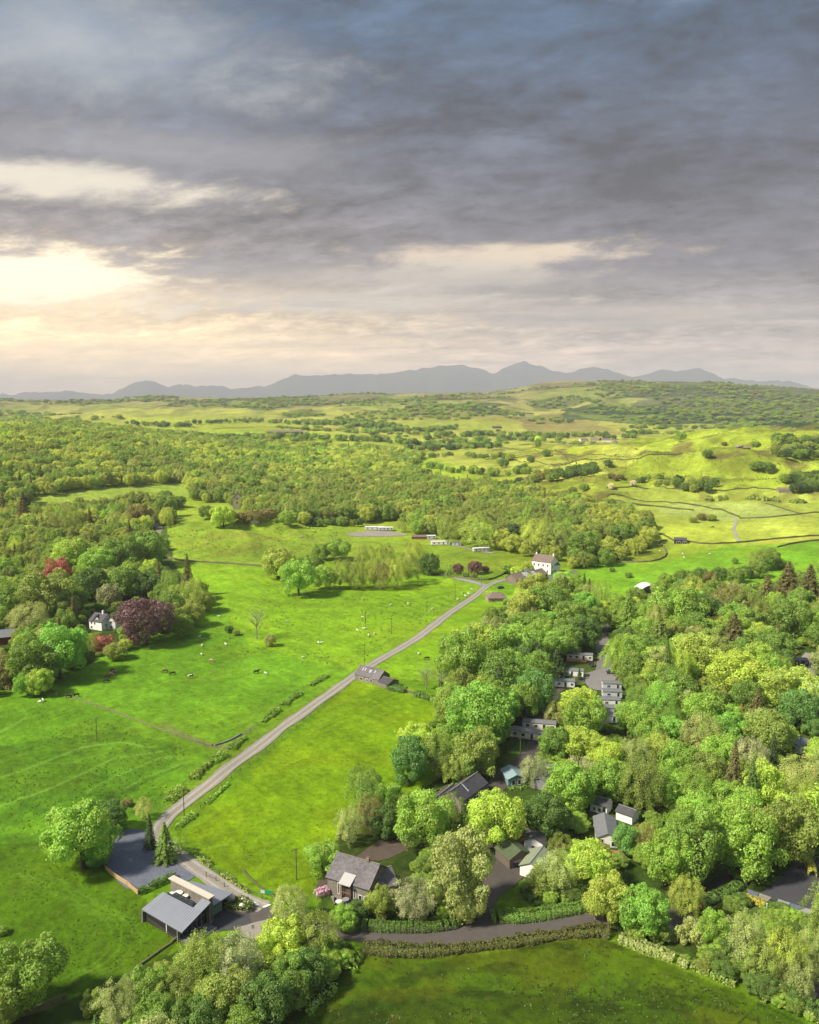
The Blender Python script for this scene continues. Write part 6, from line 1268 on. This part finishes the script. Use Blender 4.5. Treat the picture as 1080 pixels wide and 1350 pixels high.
# rush clumps and coarse grass tufts standing in the pastures
def tufts():
    P3 = []; S3 = []; V3 = []
    def zone(poly, n, s, f):
        wp = [P(a, min(b, 1400)) for a, b in poly]; x0, x1 = min(p[0] for p in wp), max(p[0] for p in wp); y0, y1 = min(p[1] for p in wp), max(p[1] for p in wp)
        gx = rng.uniform(x0, x1, n*3); gy = rng.uniform(y0, y1, n*3); gz = hgt(gx, gy); px, py, _ = project(gx, gy, gz)
        ok = inpoly(px, py, poly) & (fbm(gx/f, gy/f, 4)+rng.uniform(-.16, .16, len(gx)) > .50); gx, gy, gz = gx[ok][:n], gy[ok][:n], gz[ok][:n]
        for x, y, z in zip(gx, gy, gz):
            if not road_clear(x, y): continue
            P3.append((x, y, z)); S3.append(s*rng.uniform(.5, 1.3))
    zone([(340,1400),(390,1325),(480,1262),(600,1268),(790,1242),(1050,1350)], 1500, .28, 9.); zone([(0,975),(60,930),(250,985),(215,1070),(130,1100),(0,1125)], 1300, .27, 14.)
    zone([(0,1140),(120,1140),(220,1230),(170,1300),(0,1320)], 700, .22, 12.); zone([(250,1095),(460,905),(590,940),(560,1030),(420,1150),(330,1160)], 700, .20, 8.); zone([(100,900),(230,830),(440,880),(290,975)], 600, .22, 9.)
    zone([(260,860),(340,770),(620,780),(480,880)], 900, .4, 14.); zone([(215,700),(430,690),(460,715),(345,742),(220,735)], 700, .55, 20.); zone([(640,620),(800,600),(1080,570),(1080,640),(800,640)], 2600, .8, 26.)
    A = np.array(P3); s = np.array(S3); rs = np.random.RandomState(8); rep = 4
    C = np.repeat(A, rep, 0)+rs.normal(0, 1, (len(A)*rep, 3))*np.array([.35, .35, 0])*np.repeat(s, rep)[:, None]; C[:, 2] += np.repeat(s, rep)*.25
    N = rs.normal(0, 1, C.shape); N[:, 2] = .6; N /= np.linalg.norm(N, axis=1)[:, None]
    V = leaf_quads(C, N, 1.0, .2, rs); V = np.repeat(C, 4, 0)+(V-np.repeat(C, 4, 0))*np.repeat(np.repeat(s, rep), 4)[:, None]
    o = bpy.data.objects.new('grass_tufts', quads_mesh('grass_tufts', V, rs.uniform(.6, 1.3, len(C)), M_leaf)); COL.objects.link(o); o.color = tuple(lin((104,134,26))/1.75)+(1,); tag(o, 'coarse grass tufts and rush clumps scattered over the pastures', None, None, 'stuff')
tufts()
# outcrop boulders on the hill
def rock_mesh(seed):
    bm = bmesh.new(); bmesh.ops.create_icosphere(bm, subdivisions=2, radius=1); rs = np.random.RandomState(seed)
    for v in bm.verts: v.co *= .75+.5*rs.rand(); v.co.z *= .55
    me = bpy.data.meshes.new('boulder'); bm.to_mesh(me); bm.free(); me.materials.append(M_stone); return me
RK = [rock_mesh(i) for i in range(3)]
for i, (cx, cy, s, lb) in enumerate([(975,589,7,'largest grey crag on the right hand hill'),(984,591,5,'crag just right of the largest one on the hill'),(955,585,3.5,'small crag left of the largest one on the hill'),(273,717,1.6,'low grey rock on the left of the knoll'),(385,706,2,'grey rock on the right of the knoll'),(397,708,1.8,'rock at the right end of the knoll'),(806,627,3,'grey rock by the brown thorns')]):
    x, y, z = P(cx, cy); o = bpy.data.objects.new('boulder', RK[i % 3]); COL.objects.link(o); o.location = (x, y, z+s*.05); o.scale = (s, s*.7, s*.5); o.rotation_euler = (0, 0, rng.uniform(0, 6)); tag(o, lb, 'rock')

# ------------------------------------------------------------------ plant all the trees
for z_ in FILL: fill(*z_)
understorey([(800,800),(880,770),(1100,770),(1100,1240),(1000,1150),(850,1160),(760,1150),(715,1080),(715,1000),(790,950)], 1500)
understorey([(600,860),(700,765),(800,790),(800,830),(735,880),(700,1000),(600,1010),(540,990)], 500)
understorey([(470,1050),(560,1040),(640,1130),(660,1230),(470,1230),(430,1190),(560,1150)], 120, (2, 4)); understorey([(650,1090),(760,1110),(860,1190),(1000,1160),(1090,1230),(1090,1340),(1000,1300),(900,1255),(780,1205),(660,1150)], 320, (2, 5))
understorey([(130,1340),(240,1270),(330,1250),(430,1225),(460,1260),(380,1320),(200,1420),(120,1420)], 160); understorey([(-60,664),(200,672),(225,752),(275,800),(230,828),(150,850),(60,898),(-60,900)], 800)
MX = np.array([[t['x'], t['y'], t['d']] for t in TREES])
n_manual = sum(1 for t in TREES if t['manual'])
# far scattered trees and copses: hedgerow lines, moor scrub
def far_line(pp, n, d, spread=6):
    w_ = px_line(pp); w_ = densify(w_, 3)
    for i in range(n):
        a = w_[rng.randint(len(w_))]; dd = rng.uniform(*d); tree_at(a[0]+rng.normal(0, spread), a[1]+rng.normal(0, spread*2), dd, dd*rng.uniform(.85, 1.1), rng.choice(['round', 'oak']), rng.choice(['mid','deep','olive','dark','mid']))
for pp, n, d in [([(240,575),(330,577),(410,582)],60,(9,13)), ([(330,580),(500,582),(610,588)],130,(9,14)), ([(540,596),(600,592),(660,588)],60,(9,13)), ([(690,575),(740,577),(800,575)],60,(9,14)), ([(560,580),(640,574),(700,576)],70,(9,14)), ([(800,580),(830,577),(860,572)],40,(9,14)),
                 ([(660,580),(740,583)],20,(9,13)), ([(170,560),(210,562),(250,563)],40,(10,14)), ([(240,560),(330,556),(400,560)],50,(10,14)), ([(400,560),(470,562),(540,566)],90,(11,16)), ([(480,570),(540,571),(600,566)],60,(11,15)), ([(880,640),(900,642)],8,(6,9)), ([(840,632),(880,628)],10,(4,7)), ([(1040,640),(1080,636)],10,(8,11)), ([(660,648),(690,640)],20,(8,12)), ([(540,604),(620,602),(680,608)],34,(6,10)), ([(590,622),(660,628),(700,622)],26,(6,10)), ([(420,690),(450,692),(470,694)],14,(6,9)), ([(395,686),(420,690)],10,(6,9))]: far_line(pp, n, d)
nfar = 16000; fx_ = rng.uniform(-2600, 2800, nfar); fy_ = rng.uniform(1500, 5000, nfar); fz_ = hgt(fx_, fy_); qx_, qy_, _ = project(fx_, fy_, fz_)
msk = ((fbm(fx_/300.+4, fy_/420.+2, 5) > .545) & (np.abs(qx_-540) < 620))
FORESTED = [[(860,525),(1100,520),(1100,590),(980,556),(900,545)], [(745,545),(790,534),(900,542),(980,548),(1080,556),(1080,566),(960,560),(860,560)], [(590,533),(620,531),(680,543),(672,549),(620,541)], [(165,523),(235,521),(235,530),(165,530)], [(-80,540),(60,545),(200,552),(120,560),(-80,556)]]
for pl in FORESTED: msk |= inpoly(qx_, qy_, pl) & (rng.rand(nfar) < .9)
FIELDS = [[(100,556),(180,551),(300,549),(420,560),(300,566),(200,566),(120,560)], [(190,566),(290,558),(420,570),(470,573),(560,577),(430,583),(290,577),(230,574)], [(480,556),(560,553),(650,556),(700,560),(640,566),(520,570)], [(690,590),(800,590),(790,600),(700,600)], [(620,590),(860,588),(900,600),(760,650),(640,625)]]
for pl in FIELDS: msk &= ~inpoly(qx_, qy_, pl)
for x, y, z in zip(fx_[msk], fy_[msk], fz_[msk]):
    d = rng.uniform(9, 24); tree_at(x, y, d, d*rng.uniform(.35, .6), rng.choice(['round','oak']), rng.choice(['mid','mid','olive','deep','mid','olive'] if y < 3500 else ['mid','olive','deep','brown']), None, z)
print('trees', len(TREES), 'manual', n_manual)
# how large each shows: in frame width in the photo
def vis(t): return t['wpx'] if (-t['wpx']*.5 < t['cx'] < 1080+t['wpx']*.5 and 480 < t['cy'] < 1350+t['wpx']*.6) else -1
order = sorted(range(len(TREES)), key=lambda i: -(vis(TREES[i])+(12 if TREES[i]['manual'] and TREES[i]['manual'] is not True else 0)))
near = [i for i in order if vis(TREES[i]) > 0][:300]; nearset = set(near)
# landmarks used to tell the woodland trees apart
LM = [(245,1185,'black roofed cafe'),(165,1125,'slate gravel car park'),(470,1160,'large barn house'),(490,890,'small lane barn'),(612,1040,'ribbed slate building'),(653,1075,'lime domed tree'),(690,1125,'green roofed sheds'),(580,1175,'blue parasol'),(682,1025,'pale blue cabin'),(690,968,'two static caravans'),
      (742,895,'pale static caravan pair'),(764,866,'cream caravan with a deck'),(797,930,'stepped blue caravan row'),(718,742,'white farmhouse'),(656,784,'pink bungalow'),(856,768,'white domed barn'),(930,880,'lone pinkish caravan'),(803,1095,'grey roofed lodge'),(1062,985,'white edge caravan'),(1040,872,'dark framed caravan'),(1020,1185,'parking bays'),(1050,1150,'park entrance'),
      (130,808,'white cottage'),(187,812,'copper beech'),(76,756,'rusty red tree'),(5,835,'red brown barn'),(250,760,'tall brown wood-end conifer'),(968,830,'broad brown green conifer'),(720,1200,'thick clipped hedge'),(885,1235,'small black pond'),(633,932,'great dense domed tree'),(334,1225,'white signpost'),(300,700,'grassy knoll'),(370,740,'pasture clump'),(500,697,'long white caravans'),(600,718,'upper field caravans'),(960,1170,'dark drive'),(150,1345,'bottom edge of the picture'),(1075,1270,'bottom right corner'),(130,650,'left field strip'),(338,812,'lone bare tree'),(977,940,'amber tipped tree'),(845,1196,'vivid green roadside tree'),(1075,1080,'right edge of the picture'),(5,700,'left edge of the picture'),(600,760,'head of the lane'),(898,715,'black shed')]
used = set(t['manual'] for t in TREES if isinstance(t['manual'], str))
ORD = ['', 'second ', 'third ', 'fourth ', 'fifth ', 'sixth ', 'seventh ', 'eighth ', 'ninth ', 'tenth ']
def relation(t, l):
    dx_, dy_ = t['cx']-l[0], t['cy']-l[1]; ad = math.hypot(dx_, dy_)
    if ad < 26: return 'right beside the'
    if abs(dx_) > 2.0*abs(dy_): return 'to the right of the' if dx_ > 0 else 'to the left of the'
    if abs(dy_) > 2.0*abs(dx_): return 'in front of the' if dy_ > 0 else 'behind the'
    return ('in front and right of the' if dx_ > 0 else 'in front and left of the') if dy_ > 0 else ('behind and right of the' if dx_ > 0 else 'behind and left of the')
def label_for(t):
    word = COLS[t['col']][1]; kn, kd = KWORD[t['kind']]; sz = 'big ' if t['wpx'] > 62 else ('small ' if t['wpx'] < 22 else '')
    shape = {'round': 'domed ', 'oak': 'uneven '}.get(t['kind'], '')
    L_ = sorted(LM, key=lambda l: math.hypot(l[0]-t['cx'], l[1]-t['cy']))
    for k in range(5):
        for l in L_[:2+k]:
            for body in ([f'{sz}{word} {kn}'] if k == 0 else [f'{sz}{word} {shape}{kn}']):
                s = f'{ORD[k]}{body} {relation(t, l)} {l[2]}'.strip()
                if s not in used and len(s.split()) <= 16: used.add(s); return s
    l = L_[0]; l2 = L_[1]; s = f'{sz}{word} {kn} between the {l[2]} and the {l2[2]}'; n = 0
    while s in used and n < 9: n += 1; s = f'{ORD[n]}{sz}{word} {kn} between the {l[2]} and the {l2[2]}'
    used.add(s); return ' '.join(s.split()[:16])
NAMEK = {'round': 'broadleaf_tree', 'oak': 'broadleaf_tree', 'willow': 'willow_tree', 'birch': 'birch_tree', 'conifer': 'conifer_tree', 'sparse': 'bare_tree', 'shrub': 'shrub'}
lo_user = {}
for i in sorted(near, key=lambda i: TREES[i]['y']):
    t = TREES[i]; hi = t['wpx'] > 24; k = t['kind']; v = i
    e = empty(NAMEK[k], (t['x'], t['y'], t['z']-.1), rng.uniform(0, 6.28), t['manual'] if isinstance(t['manual'], str) else label_for(t), 'bush' if k == 'shrub' else 'tree', 'trees and bushes of the valley')
    c = bpy.data.objects.new('crown', (HI if hi else LO)[k][v % len((HI if hi else LO)[k])]); COL.objects.link(c); c.parent = e; zs = t['h']/NATH[k]; c.scale = (t['d'], t['d'], zs)
    jit_ = rng.uniform(.88, 1.10); cc = lin(COLS[t['col']][0])/LEAFDIV*jit_*1.0; cc = cc*np.array([rng.uniform(.95, 1.07), 1, rng.uniform(.9, 1.1)]); c.color = tuple(cc)+(1,)
    tk = bpy.data.objects.new('trunk', TR[k][i % 2]); COL.objects.link(tk); tk.parent = e; tk.scale = (t['d'], t['d'], zs)
# the rest of the woodland is one mass, instanced on points
rest = [t for i, t in enumerate(TREES) if i not in nearset and t['kind'] != 'sparse']
print('near', len(near), 'rest', len(rest), 'smallest near px', vis(TREES[near[-1]]))
gk = ['round', 'oak', 'birch', 'conifer']
far_src = []
for k in gk:
    for me_ in LO[k]: m2 = me_.copy(); m2.materials.clear(); m2.materials.append(M_leaf_far); far_src.append((k, m2))
def far_woods():
    pts = np.array([[t['x'], t['y'], t['z']-.2] for t in rest]); n = len(pts)
    me = bpy.data.meshes.new('woodland'); me.vertices.add(n); me.vertices.foreach_set('co', pts.astype(np.float32).ravel()); me.update()
    idx = np.zeros(n, np.int32); sc = np.zeros((n, 3), np.float32); col = np.ones((n, 4), np.float32); rot = rng.uniform(0, 6.28, n).astype(np.float32)
    for j, t in enumerate(rest):
        k = {'willow': 'birch', 'shrub': 'round'}.get(t['kind'], t['kind']); ch = [q for q, s in enumerate(far_src) if s[0] == k]; idx[j] = ch[j % len(ch)]
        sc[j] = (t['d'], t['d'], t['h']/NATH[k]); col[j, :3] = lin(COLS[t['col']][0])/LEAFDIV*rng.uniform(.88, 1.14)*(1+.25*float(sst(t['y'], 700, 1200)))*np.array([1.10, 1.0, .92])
    def at(nm, ty, key, arr): a = me.attributes.new(nm, ty, 'POINT'); a.data.foreach_set(key, arr.ravel())
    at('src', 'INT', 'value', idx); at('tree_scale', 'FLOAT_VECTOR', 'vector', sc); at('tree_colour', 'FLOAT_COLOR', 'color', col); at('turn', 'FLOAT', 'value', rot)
    o = bpy.data.objects.new('woodland', me); COL.objects.link(o); o['kind'] = 'stuff'; o['label'] = 'mixed broadleaf woodland covering the middle distance and the far slopes'
    ng = bpy.data.node_groups.new('woodland', 'GeometryNodeTree'); ng.interface.new_socket('Geometry', in_out='INPUT', socket_type='NodeSocketGeometry'); ng.interface.new_socket('Geometry', in_out='OUTPUT', socket_type='NodeSocketGeometry')
    N = ng.nodes; L_ = ng.links; gi = N.new('NodeGroupInput'); go = N.new('NodeGroupOutput'); jn = N.new('GeometryNodeJoinGeometry')
    def nat(nm, ty): q = N.new('GeometryNodeInputNamedAttribute'); q.data_type = ty; q.inputs[0].default_value = nm; return [s for s in q.outputs if s.enabled][0]
    a_src = nat('src', 'INT'); a_s = nat('tree_scale', 'FLOAT_VECTOR'); a_t = nat('turn', 'FLOAT')
    cmb = N.new('ShaderNodeCombineXYZ'); L_.new(a_t, cmb.inputs[2])
    # each crown kind comes from the crown of a real tree standing in the scene
    for q, (k, m2) in enumerate(far_src):
        ex = next((c for c in COL.objects if c.name.startswith('crown') and c.data in LO[k] and c.data == LO[k][[s for s in range(len(far_src)) if far_src[s][0] == k].index(q)]), None)
        if ex is None: ex = next((c for c in COL.objects if c.name.startswith('crown') and c.data in LO[k]), None)
        if ex is None: ex = next(c for c in COL.objects if c.name.startswith('crown') and c.data in HI[k])
        oi = N.new('GeometryNodeObjectInfo'); oi.inputs['Object'].default_value = ex; oi.transform_space = 'ORIGINAL'
        sm = N.new('GeometryNodeSetMaterial'); sm.inputs['Material'].default_value = M_leaf_far; L_.new(oi.outputs['Geometry'], sm.inputs[0])
        eq = N.new('FunctionNodeCompare'); eq.data_type = 'INT'; eq.operation = 'EQUAL'; ins = [s for s in eq.inputs if s.enabled]; L_.new(a_src, ins[0]); ins[1].default_value = q
        ip = N.new('GeometryNodeInstanceOnPoints'); L_.new(gi.outputs[0], ip.inputs['Points']); L_.new(eq.outputs[0], ip.inputs['Selection']); L_.new(sm.outputs[0], ip.inputs['Instance']); L_.new(a_s, ip.inputs['Scale']); L_.new(cmb.outputs[0], ip.inputs['Rotation'])
        L_.new(ip.outputs[0], jn.inputs[0])
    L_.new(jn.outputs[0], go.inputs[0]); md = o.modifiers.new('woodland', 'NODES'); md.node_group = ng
far_woods()
